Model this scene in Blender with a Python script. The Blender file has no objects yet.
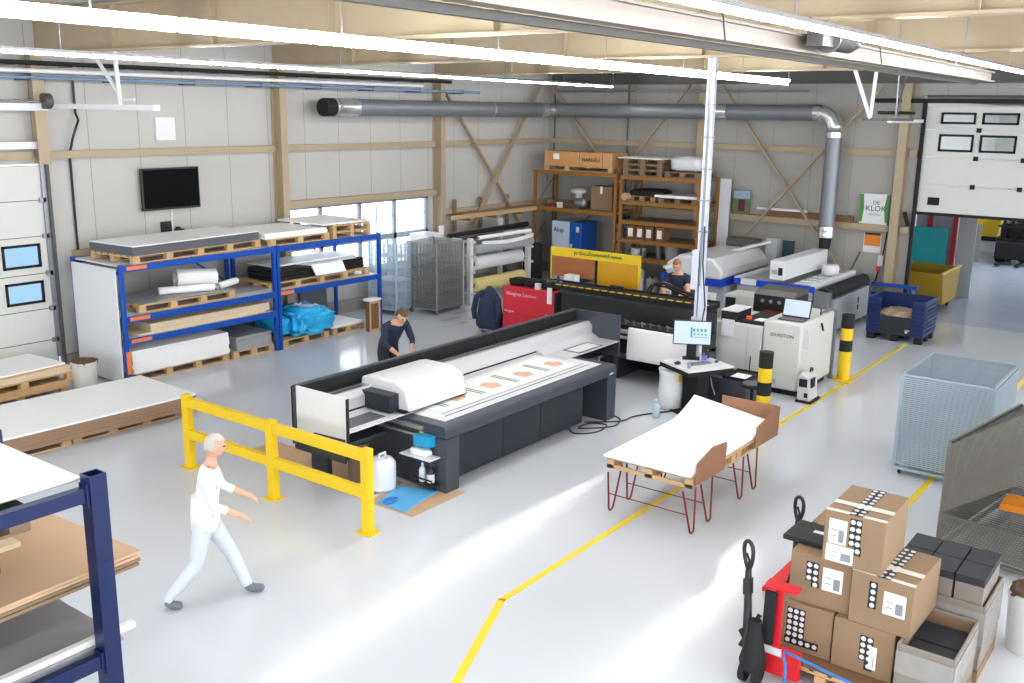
import bpy, bmesh, math, random
from mathutils import Vector, Matrix, Euler
random.seed(7)
C = bpy.context.scene.collection
PI = math.pi
R = math.radians

# ------------------------------------------------------------------ materials
def lin(c):
    return tuple(((v/255)/12.92 if v/255 <= .04045 else ((v/255+.055)/1.055)**2.4) for v in c)
MATS = {}
def mat(name, rgb, rough=.6, metal=0, var=.06, scale=6, bump=0, emit=0, coat=0, alpha=1, stretch=None):
    if name in MATS: return MATS[name]
    m = bpy.data.materials.new(name); m.use_nodes = True
    nt = m.node_tree; b = nt.nodes['Principled BSDF']
    col = lin(rgb)
    tc = nt.nodes.new('ShaderNodeTexCoord'); mp = nt.nodes.new('ShaderNodeMapping')
    nt.links.new(tc.outputs['Object'], mp.inputs[0])
    if stretch: mp.inputs['Scale'].default_value = stretch
    nz = nt.nodes.new('ShaderNodeTexNoise'); nz.inputs['Scale'].default_value = scale; nz.inputs['Detail'].default_value = 3
    nt.links.new(mp.outputs[0], nz.inputs['Vector'])
    mx = nt.nodes.new('ShaderNodeMix'); mx.data_type = 'RGBA'
    mx.inputs['A'].default_value = (*[max(0, v*(1-var)) for v in col], 1)
    mx.inputs['B'].default_value = (*[min(1, v*(1+var)) for v in col], 1)
    nt.links.new(nz.outputs['Fac'], mx.inputs['Factor'])
    nt.links.new(mx.outputs['Result'], b.inputs['Base Color'])
    b.inputs['Roughness'].default_value = rough; b.inputs['Metallic'].default_value = metal
    if coat: b.inputs['Coat Weight'].default_value = coat; b.inputs['Coat Roughness'].default_value = .1
    if emit:
        nt.links.new(mx.outputs['Result'], b.inputs['Emission Color']); b.inputs['Emission Strength'].default_value = emit
    if bump:
        bp = nt.nodes.new('ShaderNodeBump'); bp.inputs['Strength'].default_value = bump; bp.inputs['Distance'].default_value = .02
        nt.links.new(nz.outputs['Fac'], bp.inputs['Height']); nt.links.new(bp.outputs['Normal'], b.inputs['Normal'])
    if alpha < 1: b.inputs['Alpha'].default_value = alpha
    MATS[name] = m
    return m

def seam_wall(name, rgb, axis, pitch, off=0.0):
    """metal sandwich panels with thin vertical joints"""
    m = mat(name, rgb, .55, 0, .03, 1.2)
    nt = m.node_tree; b = nt.nodes['Principled BSDF']
    geo = nt.nodes.new('ShaderNodeNewGeometry'); sp = nt.nodes.new('ShaderNodeSeparateXYZ')
    nt.links.new(geo.outputs['Position'], sp.inputs[0])
    a = nt.nodes.new('ShaderNodeMath'); a.operation = 'ADD'; a.inputs[1].default_value = 100*pitch+off
    nt.links.new(sp.outputs[axis], a.inputs[0])
    d = nt.nodes.new('ShaderNodeMath'); d.operation = 'DIVIDE'; d.inputs[1].default_value = pitch
    nt.links.new(a.outputs[0], d.inputs[0])
    f = nt.nodes.new('ShaderNodeMath'); f.operation = 'FRACT'; nt.links.new(d.outputs[0], f.inputs[0])
    l = nt.nodes.new('ShaderNodeMath'); l.operation = 'LESS_THAN'; l.inputs[1].default_value = .014/pitch
    nt.links.new(f.outputs[0], l.inputs[0])
    mx = nt.nodes.new('ShaderNodeMix'); mx.data_type = 'RGBA'
    src = b.inputs['Base Color'].links[0].from_socket
    nt.links.new(src, mx.inputs['A']); mx.inputs['B'].default_value = (*lin((136, 134, 130)), 1)
    nt.links.new(l.outputs[0], mx.inputs['Factor']); nt.links.new(mx.outputs['Result'], b.inputs['Base Color'])
    return m

M = dict(
 wall_l=seam_wall('panel_wall_left', (182, 180, 176), 'X', 1.02, .35),
 wall_b=seam_wall('panel_wall_back', (164, 162, 157), 'Y', 1.02, .2),  # darker than the left wall: shade on the back wall put into its colour
 tan=mat('cream_painted_steel', (168, 152, 124), .5, var=.04),
 deck=mat('roof_sheet', (178, 176, 172), .5, var=.04),
 kerb=mat('kerb_concrete', (150, 145, 138), .8, var=.08),
 darksteel=mat('dark_grey_steel', (88, 86, 84), .5, .3),
 galv=mat('galvanised_steel', (150, 153, 158), .38, .75, var=.12, scale=14),
 duct=mat('duct_spiral_steel', (132, 136, 142), .42, .45, var=.14, scale=5, stretch=(8, 8, 8)),
 silver=mat('bright_foil', (215, 218, 220), .25, .8),
 chrome=mat('chrome', (200, 202, 206), .18, .95),
 white=mat('white_coated_metal', (222, 223, 226), .4, var=.02),
 offwhite=mat('off_white_enamel', (206, 206, 202), .42, var=.02),
 board=mat('white_board', (246, 246, 246), .45, var=.015),
 paper=mat('white_paper', (244, 244, 243), .75, var=.02),
 greyboard=mat('grey_board', (156, 156, 160), .6, var=.05),
 graphite=mat('graphite_sheet', (98, 100, 106), .5, .1),
 brownsheet=mat('beige_carton_sheet', (190, 158, 126), .75, var=.05, scale=3),
 chip=mat('chipboard_edge', (150, 122, 98), .8, var=.2, scale=60, stretch=(1, 1, 8)),
 pine=mat('pine_wood', (196, 162, 118), .7, var=.14, scale=4, stretch=(1.5, 12, 12)),
 pinepale=mat('pale_plywood', (220, 200, 168), .65, var=.06, scale=3),
 oldwood=mat('weathered_wood', (134, 110, 86), .8, var=.2, scale=6, stretch=(2, 10, 10)),
 blue=mat('blue_rack_steel', (8, 74, 168), .35, .1, var=.04),
 navy=mat('navy_rack_steel', (5, 28, 76), .35, .2, var=.06),
 orange=mat('orange_rack_steel', (150, 100, 36), .45, .1, var=.08),
 label_orange=mat('orange_load_label', (226, 120, 66), .6, var=.2, scale=50),
 yellow=mat('yellow_safety_paint', (232, 194, 18), .4, .0, var=.03),
 tape_y=mat('yellow_floor_tape', (236, 206, 44), .5, var=.06),
 yellowpanel=mat('yellow_plastic_panel', (226, 196, 36), .4, var=.02),
 amber=mat('amber_perspex', (206, 152, 34), .2, var=.04),
 clear_brown=mat('brown_smoked_perspex', (158, 100, 58), .2, var=.06),
 black=mat('black_plastic', (26, 27, 30), .4, var=.1),
 matblack=mat('matt_black', (18, 18, 20), .75, var=.1),
 screen=mat('dark_screen', (4, 5, 9), .5, var=.05),
 char=mat('charcoal_machine_enamel', (68, 72, 81), .38, .25, var=.03),
 chard=mat('dark_machine_panel', (38, 42, 51), .4, .2, var=.03),
 alu=mat('brushed_aluminium', (190, 192, 196), .3, .75, var=.06, scale=8, stretch=(.3, 8, 8)),
 red=mat('red_machine_enamel', (214, 44, 62), .4, var=.03),
 redpaint=mat('red_truck_paint', (212, 22, 34), .4, var=.05),
 redrod=mat('dark_red_steel_rod', (118, 36, 34), .4, .3),
 blueplastic=mat('blue_plastic', (24, 84, 168), .4, var=.1, scale=8),
 cyanwrap=mat('blue_plastic_wrap', (40, 178, 236), .2, var=.2, scale=7, bump=1.0),
 skyblue=mat('light_blue_mat', (96, 178, 232), .55, var=.08),
 cnc_blue=mat('cutter_blue', (20, 68, 190), .4),
 navycloth=mat('navy_cloth', (40, 52, 76), .85, var=.15, bump=.3),
 carton=mat('brown_carton', (142, 116, 90), .75, var=.06, scale=3),
 cartond=mat('brown_carton_dark', (120, 86, 60), .8, var=.08, scale=3),
 greycarton=mat('greyish_crate_card', (134, 126, 118), .8, var=.08),
 tapeblack=mat('black_tape', (24, 24, 28), .3),
 cleartape=mat('clear_shiny_tape', (232, 224, 216), .15, var=.1, scale=20),  # whitish colour stands in for the shine on clear tape
 bin=mat('jerrycan_plastic', (226, 228, 236), .4, var=.04),
 soil=mat('brown_scrap', (92, 66, 50), .9, var=.5, scale=30, bump=.8),
 teal=mat('teal_board', (30, 160, 168), .5),
 rubber=mat('black_rubber', (20, 20, 20), .8),
 glassday=mat('window_pane_frost', (222, 234, 246), .15, emit=0),
 slate=mat('dark_slate_stack', (42, 44, 52), .6, var=.25, scale=2, stretch=(1, 1, 40)),
 skin=mat('skin', (214, 166, 140), .6), hairbrown=mat('brown_hair', (96, 70, 48), .8, var=.2, scale=40),
 hairdark=mat('dark_hair', (60, 46, 38), .8, var=.2, scale=40),
 lamp=mat('lit_tube', (255, 255, 255), .5, var=0, emit=45),
 lcd=mat('lit_display', (190, 206, 232), .3, var=.02, emit=.12),
 grass=mat('photo_print', (96, 116, 70), .5, var=.5, scale=12),
 tissue=mat('cyan_tissue_box', (30, 150, 200), .5, var=.35, scale=18),
 clearwrap=mat('grey_stretch_wrap', (150, 146, 142), .2, var=.12, scale=14, bump=.4),
 machinegrey=mat('machine_light_grey', (170, 173, 178), .42, var=.02),
 frame=mat('pale_grey_window_frame', (150, 158, 172), .5),
 railw=mat('pale_rail_metal', (206, 207, 210), .32, .3, var=.04, scale=8, stretch=(.3, 8, 8)),
 uv=mat('violet_glow', (110, 60, 230), .4, emit=2.5),
)
# floor: glossy pale epoxy
def floor_mat(name, rgb, rough):
    m = mat(name, rgb, rough, var=.035, scale=.7, coat=.0)
    nt = m.node_tree; b = nt.nodes['Principled BSDF']
    n2 = nt.nodes.new('ShaderNodeTexNoise'); n2.inputs['Scale'].default_value = 2.2; n2.inputs['Detail'].default_value = 5
    mr = nt.nodes.new('ShaderNodeMapRange'); mr.inputs['To Min'].default_value = rough-.05; mr.inputs['To Max'].default_value = rough+.07
    tc = nt.nodes.new('ShaderNodeTexCoord'); nt.links.new(tc.outputs['Object'], n2.inputs['Vector'])
    nt.links.new(n2.outputs['Fac'], mr.inputs['Value']); nt.links.new(mr.outputs[0], b.inputs['Roughness'])
    b.inputs['Specular IOR Level'].default_value = .5
    return m
M['floor'] = floor_mat('pale_epoxy_floor', (204, 208, 215), .13)
M['floor2'] = floor_mat('bluish_epoxy_floor', (176, 188, 210), .2)

# ------------------------------------------------------------------ mesh helpers
class MB:
    def __init__(s): s.bm = bmesh.new()
    def _add(s, verts, faces, mi=0):
        vs = [s.bm.verts.new(v) for v in verts]
        for f in faces:
            try:
                fc = s.bm.faces.new([vs[i] for i in f]); fc.material_index = mi
            except ValueError: pass
        return vs
    def box(s, x0, x1, y0, y1, z0, z1, mi=0, T=None):
        v = [(x, y, z) for x in (x0, x1) for y in (y0, y1) for z in (z0, z1)]
        if T is not None: v = [T @ Vector(p) for p in v]
        s._add(v, [(0, 1, 3, 2), (4, 6, 7, 5), (0, 4, 5, 1), (2, 3, 7, 6), (0, 2, 6, 4), (1, 5, 7, 3)], mi); return s
    def bar(s, a, b, w, h=None, up=(0, 0, 1), mi=0):
        a = Vector(a); b = Vector(b); h = h or w; d = (b-a); L = d.length; d.normalize()
        u = Vector(up)
        if abs(d.dot(u)) > .98: u = Vector((1, 0, 0))
        r = d.cross(u).normalized(); u = r.cross(d).normalized()
        T = Matrix.Translation(a) @ Matrix((( d.x, r.x, u.x, 0), (d.y, r.y, u.y, 0), (d.z, r.z, u.z, 0), (0, 0, 0, 1)))
        return s.box(0, L, -w/2, w/2, -h/2, h/2, mi, T)
    def cyl(s, a, b, r, r2=None, n=16, mi=0, cap=True):
        a = Vector(a); b = Vector(b); r2 = r if r2 is None else r2
        d = (b-a).normalized(); u = Vector((0, 0, 1)) if abs(d.z) < .95 else Vector((1, 0, 0))
        e = d.cross(u).normalized(); f = d.cross(e).normalized(); vs = []
        for p, q in ((a, r), (b, r2)):
            for i in range(n):
                t = 2*PI*i/n; vs.append(p+e*math.cos(t)*q+f*math.sin(t)*q)
        fs = [(i, (i+1) % n, n+(i+1) % n, n+i) for i in range(n)]
        if cap: fs += [tuple(range(n))[::-1], tuple(range(n, 2*n))]
        s._add(vs, fs, mi); return s
    def tube(s, pts, r, n=8, mi=0, closed=False):
        pts = [Vector(p) for p in pts]; N = len(pts); rings = []
        prev = None
        for i, p in enumerate(pts):
            if closed: d = (pts[(i+1) % N]-pts[i-1])
            else: d = pts[min(i+1, N-1)]-pts[max(i-1, 0)]
            d = d.normalized() if d.length > 1e-9 else Vector((0, 0, 1))
            u = prev if prev is not None else (Vector((0, 0, 1)) if abs(d.z) < .9 else Vector((1, 0, 0)))
            e = (u - d*u.dot(d)); e = e.normalized() if e.length > 1e-6 else d.orthogonal().normalized(); prev = e
            f = d.cross(e)
            rr = r[i] if isinstance(r, (list, tuple)) else r
            rings.append([p+e*math.cos(2*PI*k/n)*rr+f*math.sin(2*PI*k/n)*rr for k in range(n)])
        vs = [v for q in rings for v in q]; fs = []
        for i in range(N if closed else N-1):
            j = (i+1) % N
            for k in range(n): fs.append((i*n+k, i*n+(k+1) % n, j*n+(k+1) % n, j*n+k))
        if not closed: fs += [tuple(range(n))[::-1], tuple(range((N-1)*n, N*n))]
        s._add(vs, fs, mi); return s
    def lathe(s, c, prof, n=24, mi=0, axis=None):
        """prof: list of (r,z) up from c"""
        c = Vector(c); vs = []; fs = []
        for (r, z) in prof:
            for k in range(n):
                t = 2*PI*k/n; v = Vector((r*math.cos(t), r*math.sin(t), z))
                if axis is not None: v = axis @ v
                vs.append(c+v)
        for i in range(len(prof)-1):
            for k in range(n): fs.append((i*n+k, i*n+(k+1) % n, (i+1)*n+(k+1) % n, (i+1)*n+k))
        fs += [tuple(range(n))[::-1], tuple(range((len(prof)-1)*n, len(prof)*n))]
        s._add(vs, fs, mi); return s
    def prism(s, poly, a, b, plane='xy', mi=0):
        """poly 2D extruded between a and b on the third axis; plane xy->z, xz->y, yz->x"""
        def P(p, t):
            return {'xy': (p[0], p[1], t), 'xz': (p[0], t, p[1]), 'yz': (t, p[0], p[1])}[plane]
        n = len(poly); vs = [P(p, a) for p in poly]+[P(p, b) for p in poly]
        fs = [tuple(range(n)), tuple(range(n, 2*n))[::-1]]+[(i, n+i, n+(i+1) % n, (i+1) % n) for i in range(n)]
        s._add(vs, fs, mi); return s
    def sphere(s, c, rad, nu=16, nv=10, mi=0):
        c = Vector(c); rx, ry, rz = rad if isinstance(rad, (tuple, list)) else (rad,)*3
        vs = [c+Vector((0, 0, rz))]; fs = []
        for i in range(1, nv):
            a = PI*i/nv
            for k in range(nu):
                t = 2*PI*k/nu; vs.append(c+Vector((rx*math.sin(a)*math.cos(t), ry*math.sin(a)*math.sin(t), rz*math.cos(a))))
        vs.append(c-Vector((0, 0, rz))); L = len(vs)-1
        for k in range(nu): fs.append((0, 1+k, 1+(k+1) % nu)); fs.append((L, 1+(nv-2)*nu+(k+1) % nu, 1+(nv-2)*nu+k))
        for i in range(nv-2):
            for k in range(nu): fs.append((1+i*nu+k, 1+(i+1)*nu+k, 1+(i+1)*nu+(k+1) % nu, 1+i*nu+(k+1) % nu))
        s._add(vs, fs, mi); return s
    def build(s, name, m, parent=None, bev=0, smooth=False, label=None, loc=None):
        """verts are given in the frame of the top-level thing's parent space minus its location (see origin)."""
        bmesh.ops.recalc_face_normals(s.bm, faces=s.bm.faces)
        me = bpy.data.meshes.new(name); 
        off = origin(parent) if parent is not None else Vector(loc or (0, 0, 0))
        for v in s.bm.verts: v.co -= off
        s.bm.to_mesh(me); s.bm.free()
        for q in (m if isinstance(m, (list, tuple)) else [m]): me.materials.append(q)
        o = bpy.data.objects.new(name, me); C.objects.link(o)
        if parent is not None: o.parent = parent
        else: o.location = off
        if smooth:
            for p in me.polygons: p.use_smooth = True
            if smooth != 'all':
                try: me.set_sharp_from_angle(angle=R(40))
                except Exception: pass
        if bev:
            md = o.modifiers.new('bevel', 'BEVEL'); md.width = bev; md.segments = 2; md.limit_method = 'ANGLE'
            md.angle_limit = R(50)
        if label: o['label'] = label
        return o
def origin(o):
    v = Vector((0, 0, 0))
    while o is not None: v += o.location; o = o.parent
    return v
def tag(o, label, cat, group=None, kind=None):
    o['label'] = label; o['category'] = cat
    if group: o['group'] = group
    if kind: o['kind'] = kind
    return o
def thing(name, label, cat, loc=(0, 0, 0), group=None):
    o = bpy.data.objects.new(name, None); o.empty_display_size = .1; C.objects.link(o); o.location = loc
    return tag(o, label, cat, group)
def struct(name, mb, m, label=None, bev=0, smooth=False, loc=None):
    o = mb.build(name, m, None, bev, smooth, loc=loc); o['kind'] = 'structure'
    if label: o['label'] = label
    return o
def part(parent, name, m, mb, bev=0, smooth=False, label=None): return mb.build(name, m, parent, bev, smooth, label)
def setting(name, loc):
    o = bpy.data.objects.new(name, None); o.empty_display_size = .1; C.objects.link(o); o.location = loc; o['kind'] = 'structure'
    return o
def kids(o): return [c for c in C.objects if c.parent == o]
def dup(root, loc, rotz=0, label=None, group=None):
    def cp(o, p):
        c = o.copy(); C.objects.link(c); c.parent = p
        for k in o.children: cp(k, c)
        return c
    r = cp(root, None); r.location = loc; r.rotation_euler = (0, 0, rotz)
    if label: r['label'] = label
    if group: r['group'] = group
    return r
def move(root, loc, rotz=0):
    root.location = loc; root.rotation_euler = (0, 0, rotz); return root
def bx(*a): return MB().box(*a)
def text_mesh(name, txt, size, parent, m, mtx, extrude=.003, align='LEFT'):
    """lettering in the local XY plane, placed by mtx (in the parent's frame, world based)"""
    cu = bpy.data.curves.new(name, 'FONT'); cu.body = txt; cu.size = size; cu.extrude = extrude; cu.align_x = align; cu.resolution_u = 2
    t = bpy.data.objects.new(name+'_tmp', cu); C.objects.link(t)
    dg = bpy.context.evaluated_depsgraph_get(); dg.update()
    me = bpy.data.meshes.new_from_object(t.evaluated_get(dg))
    bpy.data.objects.remove(t); bpy.data.curves.remove(cu)
    off = origin(parent)
    me.transform(Matrix.Translation(-off) @ mtx); me.materials.clear(); me.materials.append(m)
    o = bpy.data.objects.new(name, me); C.objects.link(o); o.parent = parent
    return o
def face_mtx(p, right, up):
    r = Vector(right).normalized(); u = Vector(up).normalized(); n = r.cross(u)
    return Matrix.Translation(Vector(p)) @ Matrix(((r.x, u.x, n.x, 0), (r.y, u.y, n.y, 0), (r.z, u.z, n.z, 0), (0, 0, 0, 1)))

# ================================================================== THE SETTING
XB, YL = 24.4, 17.0
struct('floor', bx(-8, XB, -9, YL+.2, -.1, 0), M['floor'])
struct('floor', bx(XB, 43, -9, 17, -.1, 0), M['floor2'])
# left wall, with openings for the sectional door and the window band
w = MB()
w.box(-8, 4.9, YL, YL+.2, 0, 6.6).box(4.9, 8.97, YL, YL+.2, 3.75, 6.6).box(8.97, 14.2, YL, YL+.2, 0, 6.6)
w.box(14.2, 19.05, YL, YL+.2, 0, .95).box(14.2, 19.05, YL, YL+.2, 2.6, 6.6).box(19.05, XB+.2, YL, YL+.2, 0, 6.6)
struct('wall_left', w, M['wall_l'])
w = MB()
w.box(XB, XB+.2, 6.42, YL, 0, 6.6).box(XB, XB+.2, 2.2, 6.42, 5.25, 6.6).box(XB, XB+.2, -9, 2.2, 0, 6.6)
struct('wall_back', w, M['wall_b'])
k = MB().box(-8, 4.9, YL-.07, YL, 0, .31).box(9.0, XB, YL-.07, YL, 0, .31)
struct('baseboard_left', k, M['kerb'])
k = MB().box(XB-.07, XB, 6.5, YL-.07, 0, .3).box(XB-.07, XB, -9, 2.1, 0, .3)
struct('baseboard_back', k, M['kerb'])
# roof deck (corrugated) and purlins
d = MB(); x = -8
zz = 6.34
prof = []
y = -9.0
while y < YL+.2:
    prof += [(y, zz), (y+.09, zz), (y+.12, zz+.05), (y+.21, zz+.05)]; y += .24
prof2 = [(a, b+.03) for a, b in prof][::-1]
dm = MB(); n = len(prof)
for xa, xb in ((-8, XB+.2),):
    vs = [(xa, a, b) for a, b in prof]+[(xb, a, b) for a, b in prof]+[(xa, a, b+.03) for a, b in prof]+[(xb, a, b+.03) for a, b in prof]
    fs = [(i, i+1, n+i+1, n+i) for i in range(n-1)]+[(2*n+i, 3*n+i, 3*n+i+1, 2*n+i+1) for i in range(n-1)]
    dm._add(vs, fs)
struct('ceiling', dm, M['deck'])
for i, X in enumerate((-6.3, -1.2, 3.9, 9.02, 14.13, 19.3)):
    b = MB().box(X-.11, X+.11, -9, YL-.02, 5.6, 5.63).box(X-.012, X+.012, -9, YL-.02, 5.63, 6.27).box(X-.11, X+.11, -9, YL-.02, 6.27, 6.3)
    for yy in [q*2.5-8 for q in range(10)]: b.box(X-.1, X+.1, yy-.008, yy+.008, 5.63, 6.27)
    struct('roof_rafter', b, M['tan'])
for yy in (-6, -3.6, -1.2, 1.2, 3.6, 6.0, 8.4, 10.8, 13.2, 15.6):
    struct('roof_purlin', MB().box(-8, XB, yy-.03, yy+.03, 6.3, 6.335), M['tan'])
struct('eaves_beam', MB().box(XB-.42, XB-.02, -9, YL-.25, 5.5, 5.53).box(XB-.24, XB-.2, -9, YL-.25, 5.53, 6.0).box(XB-.42, XB-.02, -9, YL-.25, 6.0, 6.03), M['darksteel'])
# columns and rails
def column_l(X):
    b = MB().box(X-.085, X+.085, YL-.30, YL-.275, 0, 5.6).box(X-.012, X+.012, YL-.275, YL-.025, 0, 5.6).box(X-.085, X+.085, YL-.025, YL-.001, 0, 5.6)
    struct('steel_column', b, M['tan'])
def column_b(Y):
    b = MB().box(XB-.30, XB-.275, Y-.1, Y+.1, 0, 5.5).box(XB-.275, XB-.025, Y-.012, Y+.012, 0, 5.5).box(XB-.025, XB-.001, Y-.1, Y+.1, 0, 5.5)
    struct('steel_column', b, M['tan'])
for X in (-1.2, 3.9, 14.13, 19.3): column_l(X)
struct('steel_column', MB().box(8.76, 8.96, YL-.30, YL-.275, 3.76, 5.6).box(8.85, 8.87, YL-.275, YL-.001, 3.76, 5.6), M['tan'])
for Y in (11.9, 6.75, 1.7): column_b(Y)
def seg_rail(n, axis, spans, z0, z1, d=.1):
    b = MB()
    for a, c in spans:
        if axis == 'x': b.box(a, c, YL-d-.02, YL-.001, z0, z1)
        else: b.box(XB-d-.02, XB-.001, a, c, z0, z1)
    struct(n, b, M['tan'])
cols = [-8, -1.34, -1.06, 3.8, 4.0, 8.75, 8.97, 14.04, 14.22, 19.21, 19.39, XB-.13]
seg_rail('wall_rail', 'x', list(zip(cols[::2], cols[1::2])), 3.84, 3.97)
seg_rail('wall_rail', 'x', [(9.34, 13.99), (19.44, XB-.13)], 2.08, 2.2)
seg_rail('wall_rail', 'x', [(14.22, 19.21)], 2.61, 2.76, .14)
seg_rail('wall_rail', 'y', [(6.89, 11.76), (12.04, 16.85), (6.44, 6.61)], 3.84, 3.98)
seg_rail('wall_rail', 'y', [(6.89, 11.76), (12.04, 16.85), (6.44, 6.61)], 2.05, 2.2, .2)
def brace(a, b): struct('wind_brace', MB().bar(a, b, .12, .05), M['tan'])
brace((19.4, YL-.20, 5.3), (23.9, YL-.20, .35)); brace((23.6, YL-.26, 5.5), (19.6, YL-.26, .5))
brace((XB-.2, 11.4, 5.45), (XB-.2, 7.5, .43)); brace((XB-.26, 11.5, .5), (XB-.26, 7.3, 5.45))
brace((XB-.2, 16.75, 5.45), (XB-.2, 12.35, .35)); brace((XB-.26, 12.3, 5.48), (XB-.26, 16.5, .45))
# window band
w = setting('window_1', (16.6, YL, .95))
f = MB()
for X in (14.22, 15.38, 16.62, 17.82, 19.0): f.box(X-.05, X+.05, YL+.02, YL+.09, .97, 2.58)
for Z in (.98, 1.68, 2.56): f.box(14.2, 19.05, YL+.02, YL+.09, Z-.025 if Z != 1.68 else Z-.07, Z+.025 if Z != 1.68 else Z+.07)
part(w, 'window_frame', M['frame'], f)
f = MB(); f.box(14.2, 19.05, YL+.04, YL+.07, 2.17, 2.19).box(17.2, 17.22, YL+.035, YL+.08, 1.73, 2.45)
part(w, 'glazing_bar', M['frame'], f)
part(w, 'window_sill', M['tan'], bx(14.2, 19.05, YL-.1, YL+.02, .9, .95))
glass = bpy.data.materials.new('clear_window_glass'); glass.use_nodes = True
gb = glass.node_tree.nodes['Principled BSDF']; gb.inputs['Base Color'].default_value = (.93, .97, 1, 1)
gb.inputs['Transmission Weight'].default_value = 1; gb.inputs['Roughness'].default_value = .02; gb.inputs['IOR'].default_value = 1.01
nzz = glass.node_tree.nodes.new('ShaderNodeTexNoise'); nzz.inputs['Scale'].default_value = 3
mrr = glass.node_tree.nodes.new('ShaderNodeMapRange'); mrr.inputs['To Min'].default_value = .0; mrr.inputs['To Max'].default_value = .04
glass.node_tree.links.new(nzz.outputs['Fac'], mrr.inputs['Value']); glass.node_tree.links.new(mrr.outputs[0], gb.inputs['Roughness'])
M['glass'] = glass
tint = glass.copy(); tint.name = 'tinted_door_pane'; tint.node_tree.nodes['Principled BSDF'].inputs['Base Color'].default_value = (.11, .17, .22, 1)
tint2 = glass.copy(); tint2.name = 'grey_tinted_pane'; tint2.node_tree.nodes['Principled BSDF'].inputs['Base Color'].default_value = (.8, .85, .95, 1)
for a, b in ((14.25, 15.34), (15.42, 16.58), (16.66, 17.78), (17.86, 18.97)):
    part(w, 'window_pane', glass, bx(a, b, YL+.05, YL+.056, 1.0, 2.54))
# sectional door on the left
w = setting('door_1', (6.95, YL, 0))
zs = [0, .62, 1.2, 1.84, 2.5, 3.13, 3.73]
for i in range(6):
    z0, z1 = zs[i]+.001, zs[i+1]-.001
    part(w, 'joint_seal', M['darksteel'], bx(4.95, 8.94, YL+.014, YL+.022, z1-.006, z1+.006))  # dark strip added over the panel gap to stop light leaking through
    if i in (2, 3):
        zc0, zc1 = z0+.12, z1-.12
        b = MB().box(4.95, 8.94, YL+.02, YL+.07, z0, zc0).box(4.95, 8.94, YL+.02, YL+.07, zc1, z1)
        edges = [4.95, 5.15, 5.85, 6.12, 6.82, 7.09, 7.35, 8.05, 8.12, 8.76, 8.94]
        b.box(4.95, 5.5, YL+.02, YL+.07, zc0, zc1).box(6.2, 6.8, YL+.02, YL+.07, zc0, zc1).box(7.5, 8.1, YL+.02, YL+.07, zc0, zc1).box(8.78, 8.94, YL+.02, YL+.07, zc0, zc1)
        dp = part(w, 'door_panel', M['offwhite'], b)
        for a, c in ((5.5, 6.2), (6.8, 7.5), (8.1, 8.78)):
            fr = MB().box(a, c, YL, YL+.03, zc0, zc0+.045).box(a, c, YL, YL+.03, zc1-.045, zc1).box(a, a+.045, YL, YL+.03, zc0, zc1).box(c-.045, c, YL, YL+.03, zc0, zc1)
            part(dp, 'window_frame', M['matblack'], fr)
            part(dp, 'window_pane', tint, bx(a+.04, c-.04, YL+.035, YL+.045, zc0+.04, zc1-.04))
    else: part(w, 'door_panel', M['offwhite'], bx(4.95, 8.94, YL+.02, YL+.07, z0, z1))
for i in range(1, 6): part(w, 'hinge', M['galv'], bx(8.84, 8.95, YL-.03, YL+.02, zs[i]-.04, zs[i]+.04))
part(w, 'door_track', M['darksteel'], MB().box(8.98, 9.03, YL-.08, YL, 0, 4.7).box(4.87, 4.92, YL-.08, YL, 0, 4.7))
part(w, 'header_bar', M['white'], bx(4.9, 8.97, YL-.34, YL-.26, 4.66, 4.78))
part(w, 'track_post', M['galv'], MB().box(8.9, 8.98, YL-.03, YL, .3, 3.73))
# horizontal door track into the room, with hangers, spring shaft
t = thing('door_track', 'white horizontal track of the left sectional door running out into the hall', 'door track', (9.05, 14.3, 4.7))
part(t, 'rail', M['white'], MB().box(8.99, 9.09, 13.6, YL-.35, 4.70, 4.78))
part(t, 'hanger', M['white'], MB().bar((9.05, 14.6, 4.72), (9.05, 14.65, 5.59), .05).bar((9.05, 14.6, 4.95), (9.05, 15.3, 5.6), .045).bar((9.05, 14.6, 4.86), (9.05, 14.2, 4.86), .04))
t = thing('spring_shaft', 'steel spring shaft with round drum above the left sectional door', 'door shaft', (7, YL-.12, 4.4))
part(t, 'shaft', M['chrome'], MB().cyl((4.6, YL-.40, 4.82), (8.9, YL-.40, 4.82), .02))
part(t, 'drum', M['darksteel'], MB().cyl((8.86, YL-.40, 4.82), (8.98, YL-.40, 4.82), .13, n=20).cyl((8.98, YL-.40, 4.82), (9.02, YL-.40, 4.82), .07, n=20), smooth=True)
part(t, 'bracket', M['darksteel'], MB().box(8.9, 8.98, YL-.42, YL-.001, 4.72, 4.92).box(6.6, 6.64, YL-.42, YL-.001, 4.7, 4.9))
t = tag(MB().box(4.9, 8.9, YL-.2, YL-.03, 4.02, 4.14).build('lintel_box', M['white'], loc=(7, YL-.1, 4.02)), 'white narrow cover strip above the left sectional door', 'cover strip')
c = MB().tube([(9.45, YL-.04, 0.32), (9.45, YL-.04, 3.9), (9.47, YL-.16, 4.2), (9.6, YL-.16, 4.5), (9.62, YL-.05, 4.62), (9.62, YL-.05, 5.2)], .022, 8)
tag(c.build('cable', M['black'], smooth=True, loc=(9.45, YL-.04, .32)), 'black cable running up the wall beside the left sectional door', 'cable')
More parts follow.
